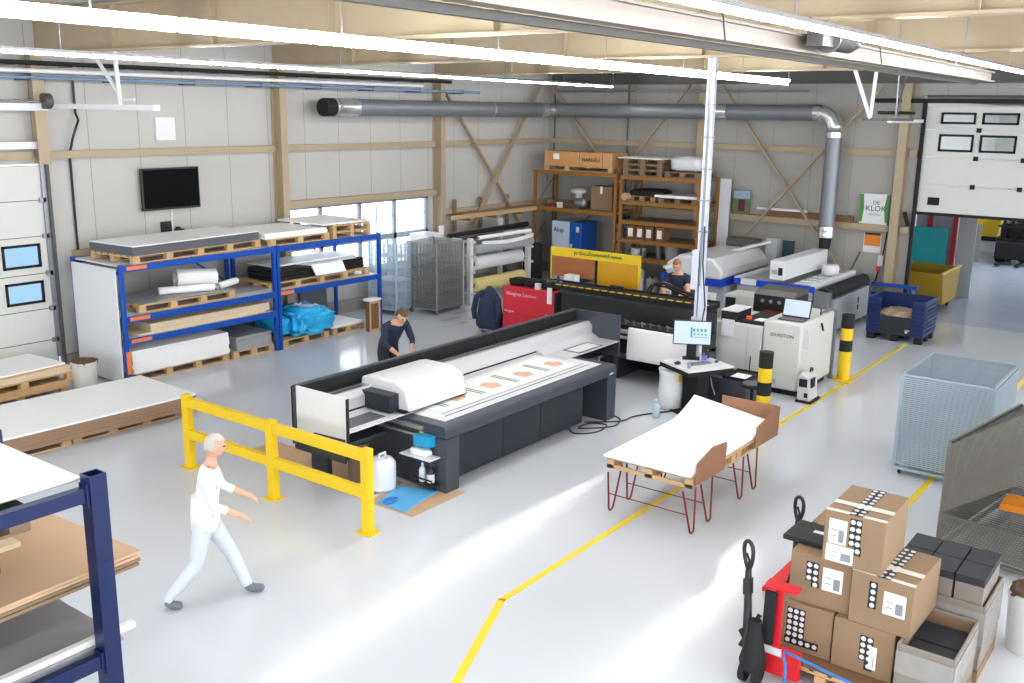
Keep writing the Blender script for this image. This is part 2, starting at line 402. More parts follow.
# sectional door on the right (half open) and its surround
w = setting('door_2', (XB, 4.3, 0))
zs = [2.56, 3.2, 3.84, 4.47, 5.0]
wins = {2: ((6.02, 5.27), (5.14, 4.38), (4.1, 3.35), (3.2, 2.45)), 3: ((6.02, 5.27), (5.14, 4.38), (4.1, 3.35), (3.2, 2.45))}
for i in range(4):
    z0, z1 = zs[i]+.006, zs[i+1]-.006
    b = MB()
    if i in wins:
        zc0, zc1 = (3.98, 4.37) if i == 2 else (4.6, 4.86)
        b.box(XB+.02, XB+.07, 2.25, 6.36, z0, zc0).box(XB+.02, XB+.07, 2.25, 6.36, zc1, z1)
        last = 6.36
        for hi, lo in wins[i]: b.box(XB+.02, XB+.07, hi, last, zc0, zc1); last = lo
        b.box(XB+.02, XB+.07, 2.25, last, zc0, zc1)
        dp = part(w, 'door_panel', M['offwhite'], b)
        for hi, lo in wins[i]:
            part(dp, 'window_frame', M['matblack'], MB().box(XB, XB+.03, lo, hi, zc0, zc0+.05).box(XB, XB+.03, lo, hi, zc1-.05, zc1).box(XB, XB+.03, lo, lo+.05, zc0, zc1).box(XB, XB+.03, hi-.05, hi, zc0, zc1))
            part(dp, 'window_pane', glass, bx(XB+.035, XB+.045, lo+.04, hi-.04, zc0+.04, zc1-.04))
    else: part(w, 'door_panel', M['offwhite'], b.box(XB+.02, XB+.07, 2.25, 6.36, z0, z1))
part(w, 'door_seal', M['matblack'], bx(XB+.01, XB+.08, 2.25, 6.36, 2.5, 2.57))
for yy in (5.18, 4.2): 
    for z in (3.2, 3.84, 4.47): part(w, 'hinge', M['matblack'], bx(XB-.02, XB+.02, yy-.05, yy+.05, z-.05, z+.05))
part(w, 'door_handle', M['matblack'], bx(XB, XB+.03, 5.86, 6.12, 2.74, 2.92))
part(w, 'door_track', M['matblack'], MB().box(XB-.09, XB, 6.34, 6.42, 0, 5.1).box(XB-.09, XB, 2.2, 2.28, 0, 5.1))
part(w, 'door_lintel', M['matblack'], bx(XB-.2, XB-.02, 2.0, 7.5, 5.06, 5.16))
tk = thing('door_track', 'horizontal overhead track of the right sectional door with dark spring', 'door track', (XB-2, 6.4, 4.7))
part(tk, 'rail', M['white'], bx(XB-2.6, XB-.1, 6.37, 6.45, 4.62, 4.69))
part(tk, 'spring', M['matblack'], MB().cyl((XB-2.9, 6.55, 4.83), (XB-.3, 6.55, 4.83), .035))
part(tk, 'hanger', M['galv'], MB().bar((XB-2.2, 6.4, 4.7), (XB-2.25, 6.4, 5.6), .03).bar((XB-2.2, 6.4, 4.7), (XB-1.75, 6.4, 5.6), .03))
wb = thing('roof_bracket', 'white V shaped steel bracket hanging from the roof beam near the right door', 'bracket', (19.35, 5.95, 5.0))
part(wb, 'strut', M['white'], MB().bar((19.3, 6.4, 5.6), (19.5, 6.1, 4.72), .06).bar((19.3, 6.0, 5.6), (19.5, 6.1, 4.72), .06))
part(wb, 'foot_bar', M['darksteel'], MB().bar((19.5, 6.25, 4.7), (19.5, 5.3, 4.7), .05))

# ---- yellow floor marking
def strip(pts, wd, name):
    b = MB()
    for (ax, ay), (cx, cy) in zip(pts, pts[1:]):
        d = Vector((cx-ax, cy-ay, 0)).normalized(); nrm = Vector((-d.y, d.x, 0))*wd/2
        q = [Vector((ax, ay, 0))+nrm, Vector((ax, ay, 0))-nrm, Vector((cx, cy, 0))-nrm, Vector((cx, cy, 0))+nrm]
        b.prism([(v.x, v.y) for v in q], .0005, .004)
    struct(name, b, M['tape_y'])
strip([(4.6, 4.37), (7.17, 5.44)], .085, 'floor_marking')
strip([(7.14, 5.43), (21.5, 5.5)], .075, 'floor_marking')
strip([(12.0, 2.92), (22, 2.92)], .085, 'floor_marking')

# ================================================================== neighbouring hall
struct('wall_hall', MB().box(XB+.2, 43, 8.4, 8.6, 0, 5.2), M['offwhite'])
struct('wall_hall', MB().box(42.8, 43, -9, 8.4, 0, 5.2), M['offwhite'])
struct('ceiling_hall', MB().box(XB+.2, 43, -9, 8.6, 5.2, 5.3), M['darksteel'])

# ================================================================== pallets, sheets
def pallet(label, x0, x1, y0, y1, z, rot=0, group=None, wood='pine', along='x', h=.144, detail=True):
    """pallet with boards running along `along`; centre pivot"""
    cx, cy = (x0+x1)/2, (y0+y1)/2
    t = thing('pallet', label, 'pallet', (0, 0, 0), group)
    L, W = x1-x0, y1-y0
    sw = along != 'x'
    if sw: L, W = W, L
    def B(b, a0, a1, c0, c1, z0, z1):
        if sw: b.box(c0, c1, a0, a1, z0, z1)
        else: b.box(a0, a1, c0, c1, z0, z1)
    n = 5 if W < .95 else 7
    d = MB()
    for i in range(n):
        c = -W/2+.06+i*(W-.12)/(n-1); B(d, -L/2, L/2, c-.058, c+.058, h-.022, h)
    nb = max(3, round(L/.7)+1)
    xs = [-L/2+.07+i*(L-.14)/(nb-1) for i in range(nb)]
    for a in xs: B(d, a-.06, a+.06, -W/2, W/2, h-.044, h-.022)
    part(t, 'top_deck', M[wood], d)
    for c in (-W/2+.05, 0, W/2-.05):
        if detail:
            for a in xs:
                b = MB(); B(b, a-.07, a+.07, c-.048, c+.048, .022, h-.044); part(t, 'block', M[wood], b)
        else:
            for a in xs[::len(xs)-1] if len(xs) < 3 else (xs[0], xs[len(xs)//2], xs[-1]):
                b = MB(); B(b, a-.07, a+.07, c-.048, c+.048, .022, h-.044); part(t, 'block', M[wood], b)
        b = MB(); B(b, -L/2, L/2, c-.05, c+.05, 0, .022); part(t, 'bottom_board', M[wood], b)
    move(t, (cx, cy, z), R(rot)); return t
def slab(name, label, cat, x0, x1, y0, y1, z0, z1, m, rot=0, group=None, bev=.002, layers=0, lm=None):
    cx, cy = (x0+x1)/2, (y0+y1)/2; L, W = (x1-x0)/2, (y1-y0)/2
    b = MB()
    if layers:
        th = (z1-z0)/layers
        for i in range(layers):
            j = random.uniform(-.012, .012); k = random.uniform(-.01, .01)
            b.box(-L+j, L+j, -W+k, W+k, i*th+.001, (i+1)*th, 1 if (i < layers-1 and lm) else 0)
    else: b.box(-L, L, -W, W, 0, z1-z0)
    o = b.build(name, [m, lm] if lm else m, None, bev)
    o.location = (cx, cy, z0); o.rotation_euler = (0, 0, R(rot)); return tag(o, label, cat, group)

# ---- main blue rack
def rack(name, label, X0, X1, Y0, Y1, H, m, levels, base=.0, deck='white', loc=None, braces=True, wpost=.065, bh=.11):
    t = thing(name, label, 'rack', (X0, Y0, 0))
    for X in (X0, X1):
        for Y in (Y0, Y1):
            part(t, 'upright', m, bx(X-wpost/2, X+wpost/2, Y-.04, Y+.04, 0, H), .004)
        if braces:
            b = MB()
            for q in range(2):
                za, zb = .3+q*H*.42, .3+(q+1)*H*.42
                b.bar((X, Y0, za), (X, Y1, zb), .025)
            part(t, 'side_brace', m, b)
    for zt in levels:
        part(t, 'front_beam', m, bx(X0, X1, Y0-.05, Y0, zt-bh, zt), .003)
        part(t, 'rear_beam', m, bx(X0, X1, Y1, Y1+.05, zt-bh, zt), .003)
        if deck: part(t, 'shelf_board', M[deck], bx(X0+.02, X1-.02, Y0, Y1, zt-.03, zt-.005))
    return t
r1 = rack('pallet_rack', 'left bay of the blue pallet rack by the left wall, with white end panel', 9.22, 12.51, 15.25, 16.75, 2.12, M['blue'], (2.1, 1.21, .82), braces=False)
part(r1, 'end_panel', M['white'], bx(9.13, 9.16, 15.3, 16.66, .04, 2.05))
part(r1, 'brace', M['blue'], MB().bar((12.4, 16.72, 1.3), (11.3, 16.72, 2.0), .03).bar((9.5, 16.72, 1.3), (10.4, 16.72, 2.0), .03))
for z in (2.05, 1.16, .77): part(r1, 'load_label', M['label_orange'], bx(9.3, 9.69, 15.19, 15.2, z-.03, z+.035))
part(r1, 'load_label', M['label_orange'], bx(9.18, 9.27, 15.198, 15.208, .2, .6))
r2 = rack('pallet_rack', 'right bay of the blue pallet rack, in front of the window', 12.60, 15.44, 15.25, 16.66, 2.12, M['blue'], (2.1, 1.21), braces=False)
part(r2, 'brace', M['blue'], MB().bar((15.3, 16.72, 1.3), (14.5, 16.72, 2.0), .03).bar((15.3, 16.72, .9), (13.9, 16.72, 1.1), .03))
part(r2, 'load_label', M['label_orange'], bx(12.62, 12.95, 15.19, 15.2, 1.12, 1.19))
# contents: top
pallet('long wooden pallet on the blue rack top under dark edged sheets', 9.4, 12.3, 15.3, 16.5, 2.105, 4)
slab('sheet_stack', 'thick white topped stack of sheets with dark grey edges on the rack top', 'sheet stack', 9.4, 12.25, 15.28, 16.5, 2.25, 2.42, M['board'], 4, layers=9, lm=M['graphite'])
pallet('wooden pallet on the rack top carrying thin white boards, middle of the three loads', 12.45, 14.0, 15.25, 16.5, 2.105, 0)
slab('sheet_stack', 'white board stack on the middle pallet of the rack top', 'sheet stack', 12.35, 13.95, 15.27, 16.6, 2.25, 2.36, M['board'], 0, layers=5)
pallet('lower of two stacked pallets at the right end of the rack top', 14.1, 15.2, 15.25, 16.5, 2.105, 0, along='y')
pallet('upper of two stacked pallets at the right end of the rack top', 14.1, 15.2, 15.25, 16.5, 2.25, 0, along='y')
slab('sheet_stack', 'thin white boards lying on two stacked pallets at right end of the rack top', 'sheet stack', 13.85, 15.15, 15.25, 16.7, 2.395, 2.43, M['board'], 0, layers=2)
# level 1.21 left
pallet('wooden pallet on the middle shelf of the left rack bay under grey sheets', 9.55, 11.6, 15.3, 16.4, 1.215, 0)
slab('board', 'grey board lying on the pallet of the middle shelf in the left bay', 'board', 9.6, 11.5, 15.36, 16.45, 1.36, 1.375, M['greyboard'], 4)
slab('board', 'light board lying flat under the white paper rolls', 'board', 10.0, 11.6, 15.3, 16.1, 1.376, 1.39, M['greyboard'], -3)
slab('sheet_stack', 'flat grey sheets on the middle shelf right of the paper rolls', 'sheet stack', 11.63, 12.45, 15.3, 16.4, 1.21, 1.27, M['greyboard'], 0, layers=4)
def curl(name, label, cat, a, b, r, m, group=None, open_=True):
    mb = MB(); a = Vector(a); bb = Vector(b); d = (bb-a).normalized(); e = d.cross(Vector((0, 0, 1))).normalized(); f = e.cross(d)
    pts = []
    for i in range(40):
        t = 2.1*2*PI*i/39; rr = r*(.55+.45*i/39); pts.append((math.cos(t)*rr, math.sin(t)*rr))
    n = len(pts); vs = [p+e*u+f*v for p in (a, bb) for u, v in pts]; vs += [p+e*u*.985+f*v*.985 for p in (a, bb) for u, v in pts]
    fs = [(i, i+1, n+i+1, n+i) for i in range(n-1)]+[(2*n+i, 3*n+i, 3*n+i+1, 2*n+i+1) for i in range(n-1)]
    mb._add(vs, fs)
    o = mb.build(name, m, None, smooth='all', loc=a); return tag(o, label, cat, group)
curl('paper_roll', 'large white curled sheet, back one of three on the left bay middle shelf', 'paper roll', (10.75, 15.95, 1.62), (11.45, 15.7, 1.58), .21, M['paper'])
curl('paper_roll', 'thin white curled sheet at the left of the rolls on the middle shelf', 'paper roll', (10.25, 15.75, 1.47), (11.2, 15.4, 1.47), .08, M['paper'])
curl('paper_roll', 'small white curled sheet at the right of the rolls on the middle shelf', 'paper roll', (11.3, 15.42, 1.46), (11.85, 15.6, 1.48), .075, M['paper'])
# level .82 left
slab('board', 'thin pale plywood board lying under the thick pale panel stack', 'board', 9.5, 12.3, 15.3, 16.5, .822, .85, M['pinepale'])
slab('panel_stack', 'thick stack of pale plywood panels on the lowest shelf of the left bay', 'panel stack', 9.75, 12.4, 15.3, 16.5, .852, 1.0, M['pinepale'], 0, layers=3)
# floor left
pallet('wooden pallet on the floor under the big white block, left rack bay', 9.4, 11.4, 15.32, 16.4, 0, 0)
slab('sheet_stack', 'big thick white block of boards on a floor pallet under the left bay', 'sheet stack', 9.35, 11.4, 15.31, 16.5, .145, .56, M['board'], 0, layers=14)
pallet('small wooden pallet on the floor under wrapped grey sheets, left rack bay', 11.5, 12.5, 15.32, 16.4, 0, 0)
slab('sheet_stack', 'silver grey wrapped sheet stack on a small floor pallet beside the white block', 'sheet stack', 11.6, 12.45, 15.33, 16.3, .145, .42, M['alu'], 0, layers=6, lm=M['greyboard'])
# right bay middle
pallet('wooden pallet on the middle shelf of the right rack bay under black foam', 12.45, 15.2, 15.31, 16.3, 1.215, 0)
slab('foam_stack', 'black foam slab at the left end of the right bay middle shelf', 'foam', 12.6, 13.7, 15.35, 16.2, 1.36, 1.6, M['matblack'], 0, bev=.03, layers=3)
slab('foam_stack', 'black foam slab at the right end of the right bay middle shelf', 'foam', 14.4, 15.2, 15.45, 16.4, 1.36, 1.58, M['matblack'], 0, bev=.03, layers=3)
slab('sheet', 'white sheets draped over the black foam slabs on the middle shelf', 'sheet', 12.8, 15.1, 15.65, 16.45, 1.605, 1.64, M['board'])
b = MB().prism([(13.5, 15.32), (14.9, 15.4), (15.0, 15.64), (13.4, 15.64)], 1.603, 1.612)
b.prism([(15.31, 1.603), (15.35, 1.612), (15.2, 1.4), (15.19, 1.4)], 13.55, 14.4, 'yz')
tag(b.build('sheet', M['paper'], loc=(14.2, 15.2, 1.6)), 'loose white sheet hanging over the front of the middle shelf foam', 'sheet')
# right bay floor
def blob(name, label, cat, c, s, m, seed=1, sub=4, amp=.14, freq=2.2, zmin=0):
    bm = bmesh.new(); bmesh.ops.create_icosphere(bm, subdivisions=sub, radius=1)
    from mathutils import noise
    for v in bm.verts:
        p = v.co.copy(); n = noise.noise(p*freq+Vector((seed*3.1, 0, 0)))
        ridge = abs(noise.noise(p*freq*2.7+Vector((0, seed*2.0, 0))))
        sx = lambda q: math.copysign(abs(q)**.55, q)
        p = Vector((sx(p.x), sx(p.y), sx(p.z)))*(1+amp*n+amp*.7*ridge)
        v.co = Vector((p.x*s[0], p.y*s[1], max(p.z*s[2], -s[2])))
    mb = MB(); mb.bm.free(); mb.bm = bm
    for v in bm.verts: v.co += Vector(c)
    o = mb.build(name, m, None, smooth='all', loc=(c[0], c[1], c[2]-s[2])); return tag(o, label, cat)
pallet('low wooden pallet under the crumpled blue plastic in the right rack bay', 12.75, 14.0, 15.35, 16.3, 0, 0)
blob('plastic_wrap', 'crumpled bright blue plastic wrap heaped on a pallet under the right rack bay', 'plastic wrap', (13.55, 15.65, .42), (.46, .44, .26), M['cyanwrap'], 3, 5, .34, 2.6)
blob('wrapped_parcel', 'flat blue wrapped parcel beside the rack upright, left of the plastic heap', 'parcel', (12.93, 15.85, .37), (.2, .35, .2), M['cyanwrap'], 8, 4, .2)
pallet('low wooden pallet under the rack with white sheets, beside the upright brown board', 14.15, 15.1, 15.4, 16.3, 0, 0)
slab('sheet_stack', 'thin white sheets on the small floor pallet beside the brown board', 'sheet stack', 14.1, 15.05, 15.4, 16.35, .145, .2, M['board'], 0, layers=3)
t = thing('wooden_crate', 'upright brown wooden crate with white top by the right rack upright', 'crate', (15.0, 15.2, 0))
part(t, 'body', M['cartond'], bx(14.9, 15.2, 15.03, 15.16, 0, .68)); part(t, 'frame', M['pine'], MB().box(14.89, 14.93, 15.01, 15.03, 0, .68).box(15.17, 15.21, 15.01, 15.03, 0, .68).box(14.9, 15.2, 15.01, 15.03, .62, .68).box(14.9, 15.2, 15.01, 15.03, 0, .05))
part(t, 'lid', M['white'], bx(14.87, 15.23, 14.99, 15.19, .68, .72))
# grey boards leaning on the wall behind the right bay
for i, (xx, ww, hh, mm, lab) in enumerate(((12.75, .95, .86, 'graphite', 'dark grey panel leaning on the left wall behind the blue plastic'), (13.8, 1.1, .9, 'machinegrey', 'pale grey panel leaning on the left wall below the window, middle one'), (14.95, .8, .84, 'graphite', 'dark grey panel leaning on the left wall near the brown crate'))):
    b = MB().prism([(YL-.16, 0), (YL-.13, 0), (YL-.08, hh), (YL-.11, hh)], xx-ww/2, xx+ww/2, 'yz')
    tag(b.build('panel', M[mm], loc=(xx, YL-.14, 0)), lab, 'panel')

# ---- TV and wall boxes
t = thing('television', 'black flat television hung on the left wall above the rack', 'television', (11.4, YL-.08, 2.8))
tv = MB().box(10.78, 12.06, YL-.13, YL-.06, 2.80, 3.60); part(t, 'housing', M['black'], tv, .008)
part(t, 'screen', M['screen'], bx(10.81, 12.03, YL-.135, YL-.129, 2.84, 3.57)); part(t, 'wall_mount', M['darksteel'], bx(11.2, 11.6, YL-.06, YL, 3.0, 3.4))
tag(MB().tube([(11.45, YL-.03, 2.8), (11.44, YL-.03, 2.6), (11.46, YL-.03, 2.2)], .018, 8).build('television_cable', M['white'], loc=(11.45, YL-.03, 2.42)), 'white cable hanging below the black television', 'cable')
tag(MB().box(11.2, 11.4, YL-.08, YL, 2.36, 2.56).box(11.23, 11.37, YL-.09, YL-.08, 2.4, 2.52).build('socket_box', M['black'], bev=.004, loc=(11.3, YL, 2.36)), 'square black wall box below the television, left of the cable', 'socket box')
tag(MB().box(11.5, 11.66, YL-.12, YL, 2.34, 2.4).box(11.53, 11.6, YL-.09, YL, 2.4, 2.44).build('media_player', M['black'], bev=.004, loc=(11.6, YL, 2.34)), 'small black device on the wall right of the television cable', 'device')
tag(MB().box(11.22, 11.64, YL-.05, YL, 4.12, 4.55).box(11.24, 11.62, YL-.055, YL-.05, 4.14, 4.53).build('wall_panel', M['white'], bev=.006, loc=(11.4, YL, 4.12)), 'blank white square panel on the left wall above the television', 'wall panel')
# cable trays along the left wall
t = thing('cable_tray', 'long black cable tray high along the left wall', 'cable tray', (8, 16.5, 5.4))
part(t, 'tray', M['matblack'], MB().box(-2, 19.3, 16.42, 16.6, 5.40, 5.41).box(-2, 19.3, 16.42, 16.43, 5.40, 5.47).box(-2, 19.3, 16.59, 16.6, 5.4, 5.47))
for i in range(22): part(t, 'bracket', M['galv'], bx(-1.6+i, -1.57+i, 16.5, 16.99, 5.385, 5.4))
tag(MB().cyl((-2, 16.5, 5.31), (18.3, 16.5, 5.31), .04, n=10).build('pipe', M['white'], smooth=True, loc=(8, 16.5, 5.3)), 'white pipe running high along the left wall above the blue one', 'pipe')
t = thing('pipe', 'blue compressed air pipe high along the left wall', 'pipe', (8, 16.5, 5.2))
part(t, 'tube', mat('pale_blue_pipe', (112, 136, 168), .4), MB().cyl((-2, 16.5, 5.2), (20.5, 16.5, 5.2), .032, n=10), smooth=True)
for i in range(14): part(t, 'clip', M['darksteel'], bx(-1+i*1.6, -.98+i*1.6, 16.47, 16.99, 5.155, 5.24))
tag(MB().cyl((XB-.5, 16.4, 5.32), (XB-.5, 9.0, 5.32), .03, n=10).build('pipe', M['galv'], smooth=True, loc=(XB-.5, 12, 5.3)), 'thin grey pipe high along the back wall', 'pipe')
for X, Y, lab in ((XB-.1, 16.72, 'thin dark conduit in the corner of the hall'), (XB-.1, 14.25, 'thin dark conduit on the back wall above the orange shelving')):
    tag(MB().tube([(X, Y, 0), (X, Y, 5.49)], .022, 8).build('conduit', M['darksteel'], loc=(X, Y, 0)), lab, 'conduit')

# ---- ventilation duct
t = thing('ventilation_duct', 'long round grey ventilation duct bending down to the cutter', 'duct', (20, 16.4, 4.78))
zc = 4.78; r = .19
def corr(a, b_, r, n=24, step=.05):
    a = Vector(a); b_ = Vector(b_); L = (b_-a).length; k = int(L/step); return [(r+(.008 if i % 2 else -.004), i*L/k) for i in range(k+1)]
RX = Euler((0, PI/2, 0)).to_matrix()      # z -> x
RY = Euler((PI/2, 0, 0)).to_matrix()      # z -> -y
part(t, 'duct_end', M['matblack'], MB().lathe((15.0, 16.45, zc), corr((0, 0, 0), (.3, 0, 0), r), axis=RX), smooth=True)
part(t, 'foil_sleeve', M['silver'], MB().lathe((15.3, 16.45, zc), [(r+.012, 0), (r+.014, .05), (r+.006, .06), (r+.006, .62), (r+.014, .64), (r+.012, .7)], axis=RX), smooth=True)
part(t, 'pipe_run', M['duct'], MB().cyl((16.0, 16.45, zc), (20.9, 16.45, zc), r, n=28), smooth=True)
part(t, 'flexible_hose', M['duct'], MB().lathe((20.95, 16.45, zc), corr((0, 0, 0), (2.2, 0, 0), r), axis=RX), smooth=True)
part(t, 'foil_sleeve', M['silver'], MB().lathe((20.9, 16.45, zc), [(r+.012, 0), (r+.012, .06)], axis=RX), smooth=True); part(t, 'foil_sleeve', M['silver'], MB().lathe((23.1, 16.45, zc), [(r+.01, 0), (r+.012, .35)], axis=RX), smooth=True)
e = MB(); pts = [(23.4, 16.45, zc)]+[(23.4+.35*math.sin(a), 16.10+.35*math.cos(a), zc) for a in [PI/2*i/8 for i in range(9)]]+[(23.75, 16.0, zc)]
e.tube(pts, r, 24); part(t, 'elbow', M['duct'], e, smooth=True)
part(t, 'pipe_run', M['duct'], MB().cyl((23.75, 16.05, zc), (23.75, 11.3, zc+.02), r, n=28).cyl((23.75, 11.0, zc+.02), (23.75, 8.75, zc+.03), r, n=28), smooth=True)
part(t, 'foil_sleeve', M['silver'], MB().lathe((23.75, 11.3, zc+.02), [(r+.012, 0), (r+.016, .1), (r+.012, .3)], axis=RY), smooth=True); part(t, 'foil_sleeve', M['silver'], MB().lathe((23.75, 8.75, zc+.03), [(r+.012, 0), (r+.012, .14)], axis=RY), smooth=True)
e = MB(); e.tube([(23.75, 8.65-.42*math.sin(a), zc+.03-.42*(1-math.cos(a))) for a in [PI/2*i/6 for i in range(7)]], r, 24); part(t, 'elbow', M['silver'], e, smooth='all')
part(t, 'pipe_run', M['duct'], MB().lathe((23.75, 8.23, 2.05), corr((0, 0, 0), (0, 0, 2.2), r, step=.06)), smooth=True)
part(t, 'foil_sleeve', M['silver'], MB().lathe((23.75, 8.23, 1.85), [(r+.012, 0), (r+.02, .06), (r+.01, .1), (r+.02, .16), (r+.012, .26)]), smooth=True); part(t, 'foil_sleeve', M['silver'], MB().lathe((23.75, 8.23, 4.24), [(r+.014, 0), (r+.014, .12)]), smooth=True)
part(t, 'hose', M['matblack'], MB().tube([(23.75, 8.23, 1.9), (23.7, 8.22, 1.62), (23.6, 8.2, 1.42), (23.55, 8.18, 1.2)], [.16, .13, .1, .1], 14), smooth=True)

# ---- light strips
def strip_light(label, a, b, double=False):
    a = Vector(a); b = Vector(b); d = (b-a).normalized(); s = Vector((-d.y, d.x, 0))
    t = thing('strip_light', label, 'strip light', a)
    part(t, 'housing', M['white'] if double else M['galv'], MB().bar(a+Vector((0, 0, .045)), b+Vector((0, 0, .045)), .03 if double else .05, .035))
    L = (b-a).length; n = int(L/1.5)
    for oy, oz in (((-.03, .075), (.0, .0)) if double else ((0, 0),)):
        tb = MB()
        for i in range(n):
            p = a+d*(i*L/n+.02)+s*oy; q = a+d*((i+1)*L/n-.02)+s*oy
            tb.cyl(p+Vector((0, 0, oz)), q+Vector((0, 0, oz)), .019 if double else .016, n=8)
        part(t, 'tube_row', M['lamp'], tb, smooth=True)
    k = int(L/2.6)
    for i in range(k+1):
        p = a+d*(i*L/k); part(t, 'hanger', M['galv'], MB().bar(p+Vector((0, 0, .07)), (p.x, p.y, 6.3), .012))
    return t
strip_light('double row strip light crossing the whole hall, longest and nearest above the printer', (-1.2, 6.93, 5.4), (20.9, 8.34, 5.4), True)
strip_light('single strip light nearest the left wall', (-1, 11.83, 5.4), (23.0, 13.99, 5.4))
strip_light('strip light at the upper right of the picture beside the crane beam', (-1, 2.62, 5.4), (17.5, 2.93, 5.4))
strip_light('added unseen strip light behind the camera, first beyond the picture edge', (-2, -1.4, 5.4), (18, -1.4, 5.4), True)  # lamp row added out of view to light the hall
strip_light('added unseen strip light behind the camera, farthest right from the boxes', (-2, -5.5, 5.4), (18, -5.5, 5.4), True)  # second added row out of view, also there for its light
# ---- crane girder with motor
t = thing('crane_beam', 'grey brown crane runway beam under the roof with loose cables', 'crane beam', (10, 3.9, 5.3))
gm = mat('girder_paint', (120, 112, 105), .5, .1)
GA, GB = Vector((4.23, 3.2, 5.3)), Vector((16.77, 3.49, 5.3)); gd = (GB-GA).normalized(); GA = GA-gd*6
up_ = lambda z: Vector((0, 0, z))
part(t, 'beam', gm, MB().bar(GA+up_(.01), GB+up_(.01), .14, .02).bar(GA+up_(.07), GB+up_(.07), .02, .12).bar(GA+up_(.14), GB+up_(.14), .12, .02))
part(t, 'conductor_rail', M['darksteel'], MB().bar(GA+Vector((0, .17, -.02)), GB-gd*.2+Vector((0, .17, -.02)), .06, .05))
for pts in ([(6.1, 3.22, 5.53), (6.22, 3.2, 5.57), (6.35, 3.18, 5.53), (6.5, 3.18, 5.58), (6.6, 3.14, 5.45), (6.66, 3.14, 5.28)], [(7.9, 3.24, 5.53), (8.05, 3.22, 5.57), (8.2, 3.2, 5.53), (8.4, 3.2, 5.58), (8.45, 3.18, 5.53)], [(10.2, 3.28, 5.53), (10.4, 3.22, 5.45), (10.5, 3.22, 5.3)]):
    part(t, 'cable', M['black'], MB().tube(pts, .007, 6))
for X in (-1.2, 3.9, 9.02, 14.13): part(t, 'hanger', gm, bx(X-.05, X+.05, 3.2+(X-4.13)*(3.49-3.2)/(16.77-4.13)-.05, 3.2+(X-4.13)*(3.49-3.2)/(16.77-4.13)+.05, 5.44, 5.6))
t = thing('hoist_motor', 'black cylindrical hoist motor on the crane runway beam', 'motor', (8.9, 3.05, 5.4))
part(t, 'housing', M['matblack'], MB().cyl((8.65, 3.12, 5.42), (9.15, 3.12, 5.42), .095, n=20), smooth=True); part(t, 'shaft_end', M['black'], MB().cyl((9.15, 3.12, 5.42), (9.32, 3.12, 5.42), .06, n=16), smooth=True)
part(t, 'flange', M['darksteel'], MB().box(8.35, 8.62, 3.06, 3.2, 5.35, 5.48)); part(t, 'flange_ring', M['darksteel'], MB().cyl((8.62, 3.12, 5.42), (8.65, 3.12, 5.42), .115, n=20))

M['screen'].node_tree.nodes['Principled BSDF'].inputs['Specular IOR Level'].default_value = .08

# dark scuffs on the floor by the mesh trolleys
for (x, y, r0, r1) in ((17.1, 14.6, .35, .12), (17.9, 14.9, .5, .1), (17.5, 14.2, .22, .1), (18.4, 14.6, .25, .08), (17.0, 14.1, .15, .08)):
    pts = []
    for i in range(16):
        a = 2*PI*i/16; q = random.uniform(.6, 1.1); pts.append((x+r0*q*math.cos(a), y+r1*q*math.sin(a)))
    struct('floor_stain', MB().prism(pts, .0004, .0012), mat('floor_scuff', (134, 137, 142), .5, var=.2, scale=9))
# ================================================================== big flatbed printer
t = thing('flatbed_printer', 'large dark grey flatbed printer with long open gantry in the middle of the hall', 'printer', (11, 8.5, 0))
def rounded_frame(x0, x1, y0, y1, z0, z1, r, n=6):
    """front table apron profile in yz: flat top, rounded front top edge"""
    pts = [(y1, z0), (y1, z1)]
    for i in range(n+1):
        a = PI/2*i/n; pts.append((y0+r-r*math.sin(a), z1-r+r*math.cos(a)))
    pts += [(y0, z0)]
    return MB().prism(pts, x0, x1, 'yz')
TX0, TX1, TY0, TY1, TZ = 8.91, 13.05, 7.68, 9.2, .885
part(t, 'table_frame', M['char'], rounded_frame(TX0, TX1, TY0, TY1, TZ-.16, TZ, .07), .01, True)
for X0, X1 in ((TX0, TX0+.26), (TX1-.26, TX1)):
    part(t, 'leg', M['char'], rounded_frame(X0, X1, TY0, TY0+.5, 0, TZ-.165, .0 or .001), .02, True)
part(t, 'front_panel', M['chard'], MB().box(TX0+.26, 10.3, TY0+.16, TY0+.19, .07, TZ-.16).box(10.31, 11.2, TY0+.16, TY0+.19, .07, TZ-.16).box(11.21, TX1-.75, TY0+.16, TY0+.19, .07, TZ-.16), .003)
for q in ((TX0+.03, TX0+.06, TY0+.5, 8.35, .02, TZ-.17), (TX0+.03, TX0+.06, 8.36, TY1, .02, TZ-.17), (TX1-.75, TX1-.72, TY0+.16, TY1, .07, TZ-.16)): part(t, 'end_panel', M['char'], bx(*q), .004)
part(t, 'rear_panel', M['chard'], bx(TX0+.05, TX1-.05, TY1-.05, TY1, .05, TZ-.16))
part(t, 'belt', M['white'], bx(9.1, 12.88, 7.86, 9.15, TZ, TZ+.006))
part(t, 'slot', M['matblack'], MB().box(9.25, 12.72, 7.985, 8.0, TZ+.006, TZ+.009))
part(t, 'slot', M['darksteel'], MB().box(9.3, 12.72, 8.085, 8.095, TZ+.006, TZ+.009))
part(t, 'roller_rail', M['alu'], MB().box(TX0-.04, TX0+.02, 8.05, 9.0, TZ-.1, TZ-.05)); part(t, 'roller_rail', M['alu'], MB().box(TX0-.03, TX0+.02, 8.1, 9.0, TZ-.2, TZ-.17))
part(t, 'vent', M['yellow'], bx(TX0-.02, TX0+.03, 8.06, 8.12, TZ-.2, TZ-.13))
part(t, 'maker_badge', M['offwhite'], bx(TX1-.2, TX1-.1, TY0-.004, TY0, TZ-.14, TZ-.11))
